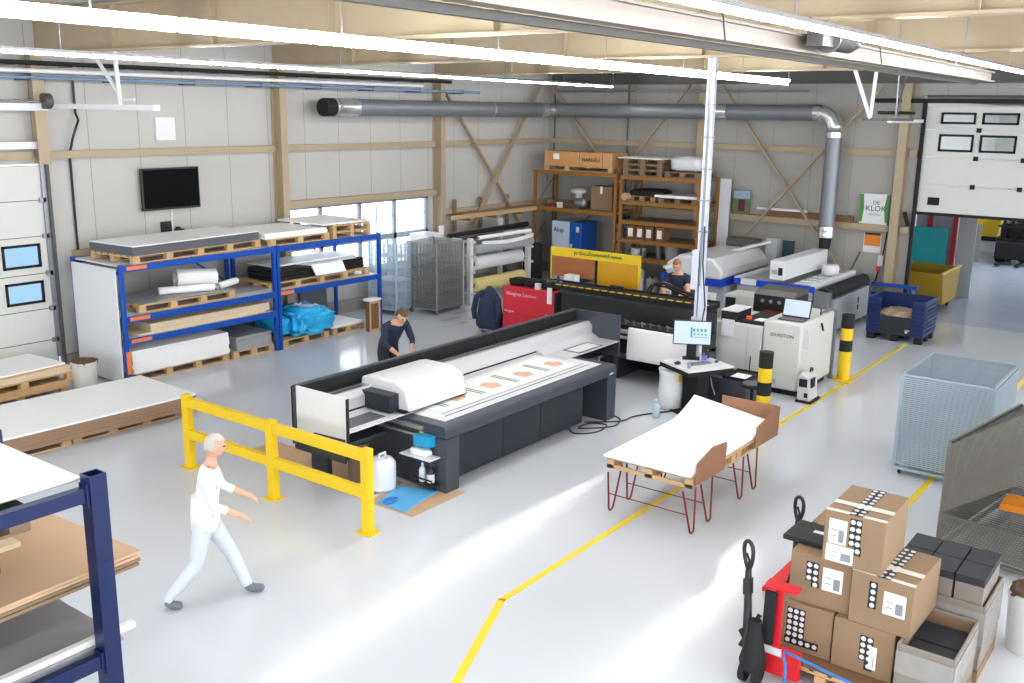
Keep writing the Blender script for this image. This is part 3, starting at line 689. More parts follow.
# gantry
GX0, GX1, GY0, GY1, GZ = 7.93, 14.43, 8.44, 9.42, 1.35
g = part(t, 'gantry', M['char'], MB().box(GX0, GX1, GY1-.07, GY1, .56, GZ).box(GX0+.03, GX1-.03, GY0+.3, GY1-.07, .56, .62), .012)
part(g, 'inner_lining', M['matblack'], bx(GX0+.03, GX1-.03, GY1-.085, GY1-.07, .9, GZ-.02))
part(t, 'gantry_end', M['white'], MB().box(GX0, GX0+.035, GY0, GY1-.07, .68, GZ-.0), .01)
part(t, 'gantry_end_skirt', M['chard'], bx(GX0+.002, GX0+.03, GY0+.03, GY1-.02, .5, .68))
part(t, 'hand_cover', mat('olive_black_cover', (50, 46, 40), .5), MB().prism([(8.46, .52), (9.1, .52), (9.02, .80), (8.46, .82)], GX0-.012, GX0, 'yz'))
part(t, 'corner_trim', M['matblack'], MB().box(GX0-.004, GX0+.04, GY0-.015, GY0+.0, .56, GZ-.01))
part(t, 'corner_trim', M['matblack'], MB().box(GX0-.004, GX0+.04, GY1, GY1+.015, .56, GZ-.02))
part(t, 'gantry_end', M['char'], bx(GX1-.035, GX1, GY0, GY1-.07, .62, GZ), .01)
part(t, 'rail_beam', M['railw'], MB().prism([(9.0, .895), (9.26, .895), (9.26, 1.17), (9.06, 1.17), (9.0, 1.1)], GX0+.035, GX1-.035, 'yz'), .004)
part(t, 'rail_slot', M['matblack'], MB().box(GX0+.04, GX1-.04, 8.994, 9.0, .93, .955))
part(t, 'linear_guide', M['chrome'], MB().box(GX0+.04, GX1-.04, 9.1, 9.13, 1.17, 1.19))
part(t, 'cable_channel', M['darksteel'], bx(GX0+.04, GX1-.04, 9.14, 9.2, 1.17, 1.18)); part(t, 'linear_guide', M['chrome'], bx(GX0+.04, GX1-.04, 9.22, 9.25, 1.17, 1.19))
part(t, 'ledge', M['white'], MB().box(GX0+.03, TX0+.25, GY0, 9.0, .887, .9))
part(t, 'ledge', M['railw'], MB().box(TX1-.3, GX1-.03, GY0, 9.0, .887, .9).prism([(8.85, .9), (9.0, .9), (9.0, .98)], TX1-.35, GX1-.04, 'yz'))
part(t, 'service_plate', M['graphite'], bx(8.1, 8.75, 8.56, 8.86, .9, .904)); part(t, 'service_plate', M['white'], MB().box(13.25, 13.9, 8.52, 8.78, .903, .906)); part(t, 'service_plate_rim', M['darksteel'], bx(13.2, 13.95, 8.48, 8.82, .9, .9025))
part(t, 'caster', M['blueplastic'], MB().cyl((13.9, 8.9, .05), (13.9, 8.94, .05), .05)); part(t, 'caster', M['blueplastic'], MB().cyl((14.2, 8.7, .05), (14.2, 8.74, .05), .05))
part(t, 'caster_stem', M['galv'], MB().cyl((13.9, 8.92, .05), (13.9, 8.92, .62), .02)); part(t, 'caster_stem', M['galv'], MB().cyl((14.2, 8.72, .05), (14.2, 8.72, .62), .02))
part(t, 'side_foot', M['chard'], MB().box(8.2, 8.28, 9.1, 9.4, 0, .56)); part(t, 'side_foot', M['chard'], MB().box(14.0, 14.08, 9.1, 9.4, 0, .56))
# print carriage (white hood) above the table
c = part(t, 'print_carriage', M['white'], MB().prism([(8.36, .93), (9.25, .93), (9.25, 1.27), (9.1, 1.31), (8.62, 1.31), (8.42, 1.22)], 8.98, 10.15, 'yz'), .03, True)
part(c, 'carriage_base', M['matblack'], bx(8.94, 10.19, 8.4, 9.2, .915, .95)); part(c, 'uv_lamp', M['uv'], bx(10.16, 10.2, 8.42, 8.56, .915, .94))
part(c, 'side_block', M['chard'], bx(8.8, 8.975, 8.55, 9.2, .93, 1.16))
# tissue shelf on the left end
part(t, 'end_shelf', M['white'], bx(TX0-.2, TX0+.03, 7.78, 8.3, .46, .475)); part(t, 'end_shelf', M['chard'], bx(TX0-.16, TX0+.03, 7.78, 8.1, .10, .115))
part(t, 'bottle_guard', M['matblack'], MB().box(TX0-.165, TX0-.155, 7.78, 8.1, .18, .2).box(TX0-.165, TX0-.155, 8.09, 8.1, .1, .2).box(TX0-.165, TX0-.155, 7.78, 7.79, .1, .2))
s = slab('tissue_box', 'cyan tissue box fixed on the left end of the big printer', 'tissue box', TX0-.13, TX0+.028, 7.86, 8.12, .6, .74, M['tissue'])
def crumple(name, label, cat, c, s_, m, seed): return blob(name, label, cat, c, s_, m, seed, 3, .2, 2.5)
crumple('cloth', 'crumpled white wiping cloth on the shelf at the printer end', 'cloth', (TX0-.09, 8.03, .52), (.075, .15, .045), M['paper'], 5)
def bottle(name, label, x, y, z, r, h, m, capm, spray=False):
    q = thing(name, label, 'bottle', (x, y, z))
    part(q, 'body', m, MB().lathe((x, y, z), [(r*.9, 0), (r, .01), (r, h*.62), (r*.8, h*.72), (r*.35, h*.8), (r*.35, h*.85)], 16), smooth=True)
    b = MB().lathe((x, y, z+h*.85), [(r*.4, 0), (r*.4, h*.08), (r*.3, h*.15)], 12)
    if spray: b.bar((x-r*.2, y, z+h), (x-r*1.2, y, z+h), r*.5, r*.4)
    part(q, 'cap', capm, b, smooth=True); return q
bottle('bottle', 'slim white bottle on the low shelf at the printer end, left one', TX0-.07, 8.02, .117, .045, .25, M['bin'], M['white'])
q = bottle('bottle', 'black topped bottle with white label on the low shelf, right one', TX0-.07, 7.88, .117, .05, .27, M['black'], M['black'])
part(q, 'label_sheet', M['white'], MB().cyl((TX0-.07, 7.88, .14), (TX0-.07, 7.88, .25), .0515, n=16, cap=False))
# prints on the table
t = thing('printed_sheet', 'large white sheet being printed with green bars and orange pictures on the printer table', 'printed sheet', (11.2, 8.5, TZ+.006))
part(t, 'sheet', M['paper'], bx(9.38, 12.6, 8.13, 8.9, TZ+.007, TZ+.012))
gr = mat('print_green', (70, 120, 98), .6); pe = mat('print_peach', (226, 180, 150), .6, var=.3, scale=9); pk = mat('print_pink', (226, 210, 190), .6, var=.1)
for xs in (9.55, 10.35, 11.15, 11.95):
    for j, (a, b_) in enumerate(((0, .035), (.07, .10))):
        part(t, 'printed_bar', gr, bx(xs+a, xs+b_, 8.25, 8.75, TZ+.0121, TZ+.0135))
    part(t, 'printed_picture', pe, MB().prism([(xs+.3, 8.3), (xs+.52, 8.3), (xs+.6, 8.45), (xs+.45, 8.6), (xs+.3, 8.55)], TZ+.0121, TZ+.0135))
# red box, jacket
t = thing('red_cabinet', 'red machine cabinet with white lettering behind the gantry', 'cabinet', (16.85, 12.25, 0))
part(t, 'body', M['red'], bx(16.5, 17.3, 11.25, 12.6, .05, 1.11), .01)
part(t, 'plinth', M['matblack'], bx(16.55, 17.25, 11.3, 12.55, 0, .05)); part(t, 'side_panel', M['matblack'], bx(16.48, 17.32, 11.2, 11.25, .05, 1.1))
part(t, 'door_seam', mat('dark_red', (150, 30, 40), .5), MB().box(16.496, 16.5, 11.26, 12.58, .52, .53).box(16.496, 16.5, 11.98, 11.99, .05, .52))
text_mesh('lettering', 'Hoegren', .11, t, M['white'], face_mtx((16.494, 12.5, .93), (0, -1, 0), (0, 0, 1)))
text_mesh('lettering', 'Solutions', .1, t, mat('pale_rose', (240, 190, 194), .5), face_mtx((16.494, 12.08, .93), (0, -1, 0), (0, 0, 1)))
text_mesh('lettering', 'Hoegren', .07, t, M['white'], face_mtx((16.494, 12.55, .56), (0, -1, 0), (0, 0, 1)))
part(t, 'warning_label', M['yellow'], bx(16.493, 16.499, 11.38, 11.48, .5, .62)); part(t, 'paper_tag', M['paper'], bx(16.49, 16.498, 11.32, 11.44, .86, 1.2))
t = thing('coat_stand', 'stand with dark navy work jacket beside the red cabinet', 'coat stand', (16.55, 13.0, 0))
part(t, 'pole', M['galv'], MB().cyl((16.55, 13.0, 0), (16.55, 13.0, 1.02), .02)); part(t, 'foot', M['galv'], MB().bar((16.3, 13.0, .02), (16.8, 13.0, .02), .04).bar((16.55, 12.78, .02), (16.55, 13.22, .02), .04))
jb = MB().lathe((16.55, 13.0, .12), [(.27, 0), (.29, .1), (.25, .35), (.23, .55), (.17, .75), (.07, .88), (.05, .92)], 18)
o = jb.build('jacket', M['navycloth'], None, smooth='all', loc=(16.55, 13, .12))
for v in o.data.vertices:
    a = math.atan2(v.co.y, v.co.x); f = 1+.16*math.sin(a*5)*(1-v.co.z/1.0); v.co.x *= .8*f; v.co.y *= 1.15*f
tag(o, 'dark navy work jacket hanging between the red cabinet and the mesh trolleys', 'jacket')
part(o, 'sleeve', M['navycloth'], MB().tube([(16.5, 12.86, .9), (16.46, 12.7, .78), (16.42, 12.66, .5), (16.42, 12.68, .3)], [.06, .07, .065, .05], 10), smooth='all'); part(o, 'sleeve', M['navycloth'], MB().tube([(16.5, 13.14, .9), (16.46, 13.3, .78), (16.42, 13.34, .5), (16.42, 13.32, .3)], [.06, .07, .065, .05], 10), smooth='all')

# ================================================================== black roll printer and its white cabinet
t = thing('roll_printer', 'long black roll printer with yellow marked top rail behind the flatbed printer', 'printer', (15.6, 9.5, 0))
part(t, 'rear_body', M['black'], bx(15.85, 16.4, 7.56, 10.65, .25, 1.3), .01); part(t, 'rear_plinth', M['matblack'], bx(15.95, 16.4, 7.6, 10.6, 0, .25))
part(t, 'top_rail', M['matblack'], MB().box(16.05, 16.45, 7.54, 11.0, 1.3, 1.38).box(16.4, 16.45, 7.54, 11.0, 1.38, 1.42), .004)
for i in range(19): part(t, 'hazard_mark', M['yellow'], bx(16.06, 16.13, 7.6+i*.18, 7.71+i*.18, 1.38, 1.386))
part(t, 'front_trough', M['black'], MB().prism([(15.0, .78), (15.85, .62), (15.85, 1.3), (15.8, 1.3), (15.75, .95), (15.08, 1.0), (15.0, 1.05)], 7.3, 8.95, 'xz'), .004)
part(t, 'cable_track', M['matblack'], MB().box(15.05, 15.35, 7.32, 8.9, 1.0, 1.03))
for i in range(9):
    y = 7.36+i*.17; part(t, 'cable_chain', M['darksteel'] if i % 3 else M['galv'], MB().tube([(15.1, y, 1.04), (15.15, y+.05, 1.09), (15.25, y+.11, 1.08), (15.3, y+.05, 1.04)], .015, 6))
part(t, 'side_post', M['galv'], bx(14.97, 15.02, 8.93, 8.99, .5, 1.15)); part(t, 'feed_roller', M['alu'], MB().cyl((15.02, 8.9, .93), (15.02, 7.35, .93), .045)); part(t, 'feed_roller', M['alu'], MB().cyl((15.02, 8.9, .82), (15.02, 7.35, .82), .035))
part(t, 'roll_spindle', M['black'], MB().cyl((15.2, 8.9, .68), (15.2, 7.35, .68), .07)); part(t, 'end_foot', M['char'], bx(15.1, 15.9, 8.86, 8.95, 0, .7)); part(t, 'end_foot', M['char'], bx(15.1, 15.9, 7.3, 7.39, 0, .7))
part(t, 'base_beam', M['char'], bx(15.05, 15.12, 7.39, 8.86, .42, .5))
part(t, 'cable_loop', M['matblack'], MB().tube([(16.2, 8.9, 1.42), (16.25, 8.8, 1.62), (16.25, 8.6, 1.65), (16.2, 8.2, 1.56), (16.2, 7.7, 1.46)], .03, 8)); part(t, 'cable_loop', M['matblack'], MB().tube([(16.25, 9.0, 1.42), (16.3, 8.9, 1.58), (16.3, 8.6, 1.58), (16.25, 8.1, 1.46)], .02, 8))
part(t, 'handle', M['matblack'], MB().tube([(16.2, 9.75, 1.38), (16.2, 9.75, 1.48), (16.2, 9.45, 1.48), (16.2, 9.45, 1.38)], .02, 6))
t = tag(MB().prism([(15.02, 1.03), (14.96, 1.01), (14.93, .50), (14.95, .44), (14.985, .44), (15.06, 1.02)], 7.36, 8.6, 'xz').build('paper_web', M['paper'], bev=.01, loc=(15, 7.8, .5)), 'wide white paper web hanging from the black roll printer', 'paper web')
# yellow flyer panel behind
t = thing('yellow_machine_guard', 'yellow panel with reversed web address over amber and brown windows', 'guard panel', (17, 10.6, 0))
part(t, 'header', M['yellowpanel'], MB().box(17.0, 17.03, 9.55, 11.72, 1.80, 1.99).box(17.0, 17.03, 9.55, 9.6, 1.38, 1.8).box(17.0, 17.03, 11.69, 11.72, 1.3, 1.8))
part(t, 'amber_window', M['amber'], bx(17.005, 17.02, 9.6, 10.55, 1.25, 1.8)); part(t, 'brown_window', M['clear_brown'], bx(17.005, 17.02, 10.62, 11.69, 1.38, 1.8))
part(t, 'post', M['matblack'], MB().box(16.98, 17.0, 10.55, 10.6, 1.2, 1.8)); part(t, 'stand', M['darksteel'], MB().box(17.0, 17.03, 9.7, 9.75, 0, 1.3)); part(t, 'stand', M['darksteel'], MB().box(17.0, 17.03, 11.5, 11.55, 0, 1.38))
text_mesh('lettering', 'www.paessensgroep.nl', .125, t, mat('olive_print', (92, 84, 30), .6), face_mtx((16.995, 9.98, 1.93), (0, 1, 0), (0, 0, -1)))
t = thing('machine_bench', 'black bench between the roll printer and the yellow guard panel', 'bench', (16.75, 10.9, 0))
part(t, 'top', M['darksteel'], bx(16.5, 16.96, 9.5, 11.15, 1.14, 1.2)); 
for a, b_ in ((16.53, 9.6), (16.9, 9.6), (16.53, 11.0), (16.9, 11.0)): part(t, 'leg', M['darksteel'], bx(a-.02, a+.02, b_-.02, b_+.02, 0, 1.14))
slab('white_block', 'white control box standing left of the yellow panel', 'box', 16.6, 16.8, 10.85, 11.1, 1.2, 1.5, M['white'])
# white control cabinet
t = thing('machine_cabinet', 'big white machine control cabinet between the two striped bollards', 'machine cabinet', (16.8, 6.5, 0))
part(t, 'main_body', M['offwhite'], bx(16.0, 17.6, 5.8, 6.5, .1, 1.3), .04, True); part(t, 'low_body', M['offwhite'], bx(16.02, 17.3, 6.52, 7.5, .1, 1.15), .02, True)
part(t, 'plinth', M['matblack'], bx(16.08, 17.5, 5.86, 7.25, 0, .1)); part(t, 'recess', M['matblack'], bx(16.12, 17.1, 6.55, 7.0, 1.15, 1.2))
part(t, 'control_block', M['matblack'], bx(16.1, 16.7, 7.03, 7.35, 1.15, 1.33), .01); part(t, 'control_lid', M['white'], bx(16.1, 16.7, 7.03, 7.35, 1.331, 1.35)); part(t, 'screen_bracket', M['white'], bx(15.99, 16.03, 7.05, 7.28, .9, 1.2)); part(t, 'handle', M['offwhite'], MB().tube([(16.2, 5.79, 1.15), (16.2, 5.74, 1.15), (16.2, 5.74, .85), (16.2, 5.79, .85)], .012, 6))
part(t, 'rear_frame', M['galv'], bx(17.62, 17.7, 5.78, 5.85, 0, 1.3)); part(t, 'top_frame', M['galv'], MB().box(17.0, 17.6, 5.84, 5.87, 1.32, 1.35).box(17.0, 17.03, 5.84, 5.87, 1.3, 1.6).box(17.3, 17.33, 5.84, 5.87, 1.3, 1.62))
part(t, 'stop_button', mat('button_orange', (240, 96, 30), .5), MB().cyl((16.3, 6.9, 1.2), (16.3, 6.9, 1.25), .05)); part(t, 'paper_note', M['paper'], MB().box(16.25, 16.5, 6.62, 6.78, 1.2, 1.204)); part(t, 'side_label', mat('sticker_red', (208, 120, 60), .5, var=.5, scale=30), bx(16.012, 16.019, 7.12, 7.2, .92, 1.0))
part(t, 'rating_plate', M['machinegrey'], bx(15.994, 15.999, 6.2, 6.35, .17, .27)); part(t, 'hook', M['matblack'], MB().tube([(16.9, 5.79, 1.18), (16.88, 5.76, 1.12), (16.9, 5.75, 1.05)], .018, 6)); part(t, 'cable', M['black'], MB().tube([(16.013, 6.7, .6), (16.0, 6.7, .45), (16.01, 6.7, .3)], .008, 6))
part(t, 'door_seam', M['machinegrey'], bx(16.015, 16.021, 6.78, 6.785, .12, 1.1))
text_mesh('lettering', 'IDURSTON', .085, t, M['graphite'], face_mtx((15.996, 6.36, 1.03), (0, -1, 0), (0, 0, 1)))
t = thing('laptop', 'open laptop with pale screen on top of the white machine cabinet', 'laptop', (16.4, 6.1, 1.31))
part(t, 'keyboard_base', M['darksteel'], bx(16.12, 16.38, 5.86, 6.3, 1.302, 1.325)); part(t, 'lid', M['black'], MB().bar((16.4, 6.08, 1.32), (16.47, 6.08, 1.64), .5, .015, up=(1, 0, 0)), .003); part(t, 'display', M['lcd'], MB().bar((16.393, 6.08, 1.35), (16.455, 6.08, 1.62), .46, .004, up=(1, 0, 0)))
t = thing('control_rack', 'black electronics box with knobs behind the laptop', 'electronics box', (17.9, 7.0, 0))
part(t, 'case', M['black'], bx(17.75, 18.4, 6.6, 7.45, .4, 1.4), .015); part(t, 'stand', M['darksteel'], bx(17.8, 18.35, 6.65, 7.4, 0, .4)); part(t, 'hood', M['darksteel'], MB().prism([(17.7, 1.4), (18.4, 1.4), (18.4, 1.5), (17.85, 1.48)], 6.62, 7.42, 'xz'))
for i in range(4): part(t, 'knob', M['galv'], MB().cyl((17.75, 6.75+i*.17, 1.28), (17.72, 6.75+i*.17, 1.28), .035, n=12))
text_mesh('lettering', 'OPERATION', .08, t, M['redpaint'], face_mtx((17.745, 7.2, 1.05), (0, -1, 0), (0, 0, 1)))
# portable heater in front of it
t = thing('blower_unit', 'small white portable blower leaning against the cabinet by the floor line', 'blower', (15.95, 5.6, 0))
part(t, 'case', M['offwhite'], MB().prism([(5.5, .04), (5.72, .04), (5.74, .44), (5.68, .52), (5.54, .44)], 15.78, 16.18, 'yz'), .02)
part(t, 'grille', M['matblack'], bx(15.77, 15.78, 5.56, 5.7, .28, .42)); part(t, 'grille', M['matblack'], bx(15.85, 16.02, 5.51, 5.53, .26, .42)); part(t, 'switch_plate', M['matblack'], bx(15.77, 15.78, 5.54, 5.6, .1, .18))
part(t, 'carry_handle', M['matblack'], MB().tube([(16.05, 5.62, .47), (16.07, 5.62, .56), (16.15, 5.62, .54), (16.15, 5.62, .46)], .014, 6)); part(t, 'skid', M['matblack'], bx(15.76, 16.22, 5.47, 5.74, 0, .04))

for i, (y, z_, r_, lab) in enumerate(((12.4, 1.16, .1, 'black cable bundle lying on the left end of the red cabinet'), (12.0, 1.17, .12, 'black cable bundle lying on the middle of the red cabinet'), (11.55, 1.15, .09, 'small black part lying on the right end of the red cabinet'))):
    blob('cable_bundle', lab, 'cables', (16.85, y, z_+.02), (.2, .17, .07), M['matblack'], 40+i, 3, .35, 3)
slab('white_bottle_box', 'small white box on the red cabinet top', 'box', 16.55, 16.65, 11.7, 11.8, 1.112, 1.24, M['white'])
# ================================================================== operator desk
def rect_T(cx, cy, ang): return Matrix.Translation((cx, cy, 0)) @ Matrix.Rotation(R(ang), 4, 'Z')
T = rect_T(14.17, 6.84, -28)
t = thing('operator_desk', 'standing desk with white top on a black pedestal in front of the roll printer', 'desk', (14.17, 6.84, 0))
part(t, 'desk_top', M['white'], MB().box(-.44, .44, -.41, .41, .79, .82, T=T), .006); part(t, 'top_edge', M['matblack'], MB().box(-.44, .44, -.41, .41, .72, .79, T=T), .004)
part(t, 'pedestal', M['matblack'], MB().box(-.12, .12, -.2, .2, .03, .72, T=T), .01); part(t, 'foot_plate', M['matblack'], MB().box(-.35, .3, -.3, .3, 0, .03, T=T), .005)
t = thing('monitor', 'flat monitor showing a teal heading on the operator desk', 'monitor', (14.5, 6.75, .82))
Tm = Matrix.Translation((14.34, 7.03, 0)) @ Matrix.Rotation(R(-62), 4, 'Z')
part(t, 'housing', M['black'], MB().box(-.31, .31, 0, .03, 1.06, 1.47, T=Tm), .008); part(t, 'display', M['lcd'], MB().box(-.295, .295, -.004, 0, 1.08, 1.455, T=Tm))
teal = mat('screen_teal', (70, 140, 160), .5, emit=.1)
part(t, 'screen_drawing', teal, MB().box(-.03, .25, -.007, -.004, 1.19, 1.2, T=Tm).box(-.03, .0, -.007, -.004, 1.2, 1.36, T=Tm)); 
for i in range(4): part(t, 'screen_drawing', teal, MB().box(.01+i*.06, .045+i*.06, -.007, -.004, 1.29, 1.34, T=Tm).box(.02+i*.06, .05+i*.06, -.007, -.004, 1.23, 1.26, T=Tm))
part(t, 'stand', M['matblack'], MB().box(-.08, .08, .03, .07, .83, 1.2, T=Tm), .004); part(t, 'stand_foot', M['matblack'], MB().box(-.14, .14, -.06, .14, .82, .835, T=Tm))
t = tag(MB().box(-.2, .2, -.14, 0, .822, .84, T=T).build('keyboard', M['galv'], bev=.004, loc=(14.4, 6.6, .82)), 'grey keyboard in front of the monitor on the operator desk', 'keyboard')
def blobby(name, label, cat, T, x, y, z, sx, sy, sz, m): 
    b = MB().sphere((0, 0, 0), (sx, sy, sz), 14, 8)
    p = T @ Vector((x, y, z))
    for v in b.bm.verts: v.co += p
    return tag(b.build(name, m, smooth='all', loc=p), label, cat)
blobby('computer_mouse', 'dark mouse at the right end of the keyboard', 'mouse', T, .32, -.1, .84, .05, .03, .018, M['darksteel'])
blobby('controller', 'black hand controller at the left end of the keyboard', 'controller', T, -.34, .05, .845, .07, .05, .025, M['black'])
bottle('bottle', 'small grey bottle on the left front of the operator desk', *(T @ Vector((-.3, -.22, .82)))[:2], .822, .03, .1, M['galv'], M['chrome'])
bottle('bottle', 'small dark bottle standing at the right back of the operator desk', *(T @ Vector((.36, .2, .82)))[:2], .822, .03, .14, M['black'], M['galv'])
slab('paper_note', 'violet packet lying at the foot of the monitor', 'packet', 14.34, 14.46, 6.78, 6.86, .836, .9, mat('violet_packet', (120, 110, 200), .5), 20)
# service column from the roof
t = thing('service_column', 'pale service column dropping from the roof to the operator desk', 'service column', (14.6, 7.06, 1.0))
pl = mat('pale_lilac_steel', (206, 210, 226), .35, .2)
part(t, 'profile', pl, MB().box(14.53, 14.61, 6.99, 7.03, 1.45, 6.25).box(14.53, 14.61, 7.08, 7.12, 1.45, 6.25)); part(t, 'inner_channel', M['galv'], bx(14.55, 14.6, 7.03, 7.08, 1.45, 6.25))
part(t, 'socket_unit', pl, bx(14.49, 14.62, 6.93, 7.04, 1.5, 2.02), .01); part(t, 'socket_unit', pl, bx(14.5, 14.64, 7.08, 7.2, 1.95, 2.6), .01)
part(t, 'lower_box', pl, bx(14.48, 14.66, 6.95, 7.14, 1.25, 1.5), .01); part(t, 'tie_ring', M['galv'], MB().box(14.51, 14.63, 6.97, 7.14, 2.9, 2.92))
for z in (3.4, 3.9, 4.4, 4.9, 5.4): part(t, 'tie_ring', M['galv'], bx(14.51, 14.63, 6.97, 7.14, z, z+.015))
part(t, 'cable', M['black'], MB().tube([(14.5, 7.0, 3.0), (14.47, 6.98, 2.4), (14.48, 6.9, 1.7), (14.5, 6.95, 1.45)], .012, 6)); part(t, 'support_arm', M['white'], bx(14.52, 14.62, 6.98, 7.1, .82, 1.25))
# grey cabinet, tray, stool, bag, spray bottle
T2 = rect_T(14.97, 6.6, 0)
t = thing('grey_cabinet', 'slate grey low cabinet standing behind the operator desk', 'cabinet', (14.97, 6.6, 0))
part(t, 'body', M['char'], MB().box(-.32, .32, -.43, .43, .02, .5, T=T2), .008); part(t, 'plinth', M['matblack'], MB().box(-.3, .3, -.41, .41, 0, .02, T=T2)); part(t, 'cable', M['white'], MB().tube([(14.64, 6.8, .49), (14.635, 6.76, .35), (14.64, 6.7, .2)], .006, 6))
t = thing('tool_tray', 'black tray with papers lying on the grey cabinet', 'tray', (15.0, 6.4, .5))
part(t, 'base', M['matblack'], MB().box(-.3, .3, -.42, .0, .502, .512, T=T2)); part(t, 'rim', M['matblack'], MB().box(-.3, -.28, -.42, .0, .512, .55, T=T2).box(.28, .3, -.42, .0, .512, .55, T=T2).box(-.28, .28, -.42, -.4, .512, .55, T=T2).box(-.28, .28, -.02, .0, .512, .55, T=T2))
tag(MB().box(-.22, .12, -.34, -.08, .513, .52, T=T2).build('paper_note', M['paper'], loc=(15.0, 6.4, .513)), 'white paper lying in the black tray on the grey cabinet', 'paper')
blobby('work_gloves', 'orange beige gloves beside the tray on the grey cabinet', 'gloves', T2, -.02, .18, .545, .14, .15, .04, mat('glove_orange', (226, 160, 120), .8, var=.2, scale=12, bump=.5))
t = thing('stool', 'black round stool close to the grey cabinet', 'stool', (14.33, 5.93, 0))
part(t, 'seat', M['matblack'], MB().lathe((14.33, 5.93, .55), [(.17, 0), (.19, .02), (.19, .04), (.15, .055)], 24), smooth=True); part(t, 'seat_pad', M['graphite'], MB().lathe((14.33, 5.93, .606), [(.16, 0), (.15, .008)], 24)); part(t, 'pole', M['matblack'], MB().cyl((14.33, 5.93, .04), (14.33, 5.93, .55), .025))
for i in range(5): part(t, 'foot', M['matblack'], MB().bar((14.33, 5.93, .05), (14.33+.22*math.cos(i*1.257), 5.93+.22*math.sin(i*1.257), .015), .03, .025))
bg = thing('waste_bag', 'white plastic waste bag hanging under the left edge of the operator desk', 'waste bag', (14.1, 7.28, 0))
b = MB().lathe((14.1, 7.25, .0), [(.15, 0), (.19, .03), (.2, .3), (.19, .55), (.2, .62), (.21, .66), (.17, .66)], 20)
part(bg, 'bag', mat('thin_white_plastic', (232, 234, 238), .3, bump=.5, scale=9), b, smooth='all'); part(bg, 'rim', M['white'], MB().tube([(14.1+.2*math.cos(a), 7.25+.2*math.sin(a), .66) for a in [PI*2*i/16 for i in range(16)]], .015, 6, closed=True)); part(bg, 'label_sheet', M['yellow'], MB().box(13.98, 14.03, 7.04, 7.06, .5, .64))
q = bottle('spray_bottle', 'clear spray bottle with blue liquid standing on the floor before the desk', 13.49, 7.17, 0, .06, .3, mat('pale_blue_clear', (196, 222, 238), .1, alpha=.75), M['white'], True); part(q, 'liquid', M['skyblue'], MB().cyl((13.49, 7.17, .01), (13.49, 7.17, .1), .045)); 
def floorcable(label, pts, r=.012): 
    # smooth the path
    P_ = [Vector((*p, r)) for p in pts]
    out = []
    for i in range(len(P_)-1):
        p0 = P_[max(i-1, 0)]; p1 = P_[i]; p2 = P_[i+1]; p3 = P_[min(i+2, len(P_)-1)]
        for k in range(8):
            u = k/8; out.append(.5*((2*p1)+(p2-p0)*u+(2*p0-5*p1+4*p2-p3)*u*u+(3*p1-p0-3*p2+p3)*u**3))
    out.append(P_[-1]); tag(MB().tube(out, r, 8).build('cable', M['black'], smooth=True, loc=P_[0]), label, 'cable')
floorcable('black cable lying on the floor from the flatbed printer to the desk', [(12.5, 7.9), (12.9, 7.5), (13.25, 7.45), (13.6, 7.3), (14.0, 7.05), (14.25, 6.9)])
floorcable('looped black cable on the floor under the right end of the flatbed printer', [(12.3, 8.1), (11.95, 7.75), (12.2, 7.5), (12.6, 7.55), (12.5, 7.8), (12.2, 7.8), (12.6, 7.45), (13.0, 7.55), (13.1, 7.8)])
# bollards
def bollard(label, x, y, h=1.12, r=.12):
    t = thing('bollard', label, 'bollard', (x, y, 0), None)
    part(t, 'base_plate', M['yellow'], bx(x-.18, x+.18, y-.18, y+.18, 0, .02), .004)
    z = [.02, h*.46, h*.66, h*.83, h*.985]
    part(t, 'post', M['yellow'], MB().cyl((x, y, .02), (x, y, h*.985), r, n=28), smooth=True)
    part(t, 'black_band', M['matblack'], MB().cyl((x, y, h*.45), (x, y, h*.62), r+.003, n=28), smooth=True)
    part(t, 'black_band', M['matblack'], MB().cyl((x, y, h*.80), (x, y, h), r+.003, n=28), smooth=True)
bollard('black and yellow striped bollard beside the right end of the white machine cabinet', 17.7, 5.58, 1.24, .11)
bollard('black and yellow striped bollard nearer the camera, partly behind the padded table', 14.0, 5.6, 1.24, .105)

# ================================================================== cutters at the back wall
t = thing('cutting_table', 'large white and blue flatbed cutter under the duct', 'cutter', (22.3, 8.3, 0))
part(t, 'body', M['machinegrey'], bx(21.0, 23.7, 7.45, 9.25, .08, .95), .02); part(t, 'plinth', M['matblack'], bx(21.1, 23.6, 7.55, 9.15, 0, .08)); part(t, 'blue_edge', M['cnc_blue'], bx(20.93, 21.0, 7.4, 9.3, .95, 1.09), .01)
part(t, 'bed', M['greyboard'], bx(21.0, 23.7, 7.5, 9.25, .95, 1.05)); part(t, 'white_plate', M['white'], bx(20.92, 20.96, 8.75, 9.12, .965, 1.10))
for i in range(6): part(t, 'bed_slat', M['white'], bx(21.3+i*.38, 21.5+i*.38, 7.55, 8.0, 1.05, 1.07))
part(t, 'side_rail', M['white'], bx(20.95, 23.7, 7.4, 7.5, 1.0, 1.14), .008); part(t, 'side_rail', M['white'], bx(20.95, 23.7, 9.2, 9.3, 1.0, 1.12), .008)
g = part(t, 'gantry_beam', M['white'], MB().box(20.8, 23.5, 8.05, 8.40, 1.17, 1.6), .02); part(g, 'end_recess', M['matblack'], bx(20.792, 20.8, 8.1, 8.2, 1.28, 1.45), .0); part(g, 'end_cap', M['machinegrey'], bx(20.78, 20.79, 8.22, 8.34, 1.3, 1.4))
part(t, 'vacuum_motor', M['white'], MB().lathe((22.9, 7.75, 1.07), [(.18, 0), (.2, .03), (.2, .2), (.17, .25)], 20), smooth=True)
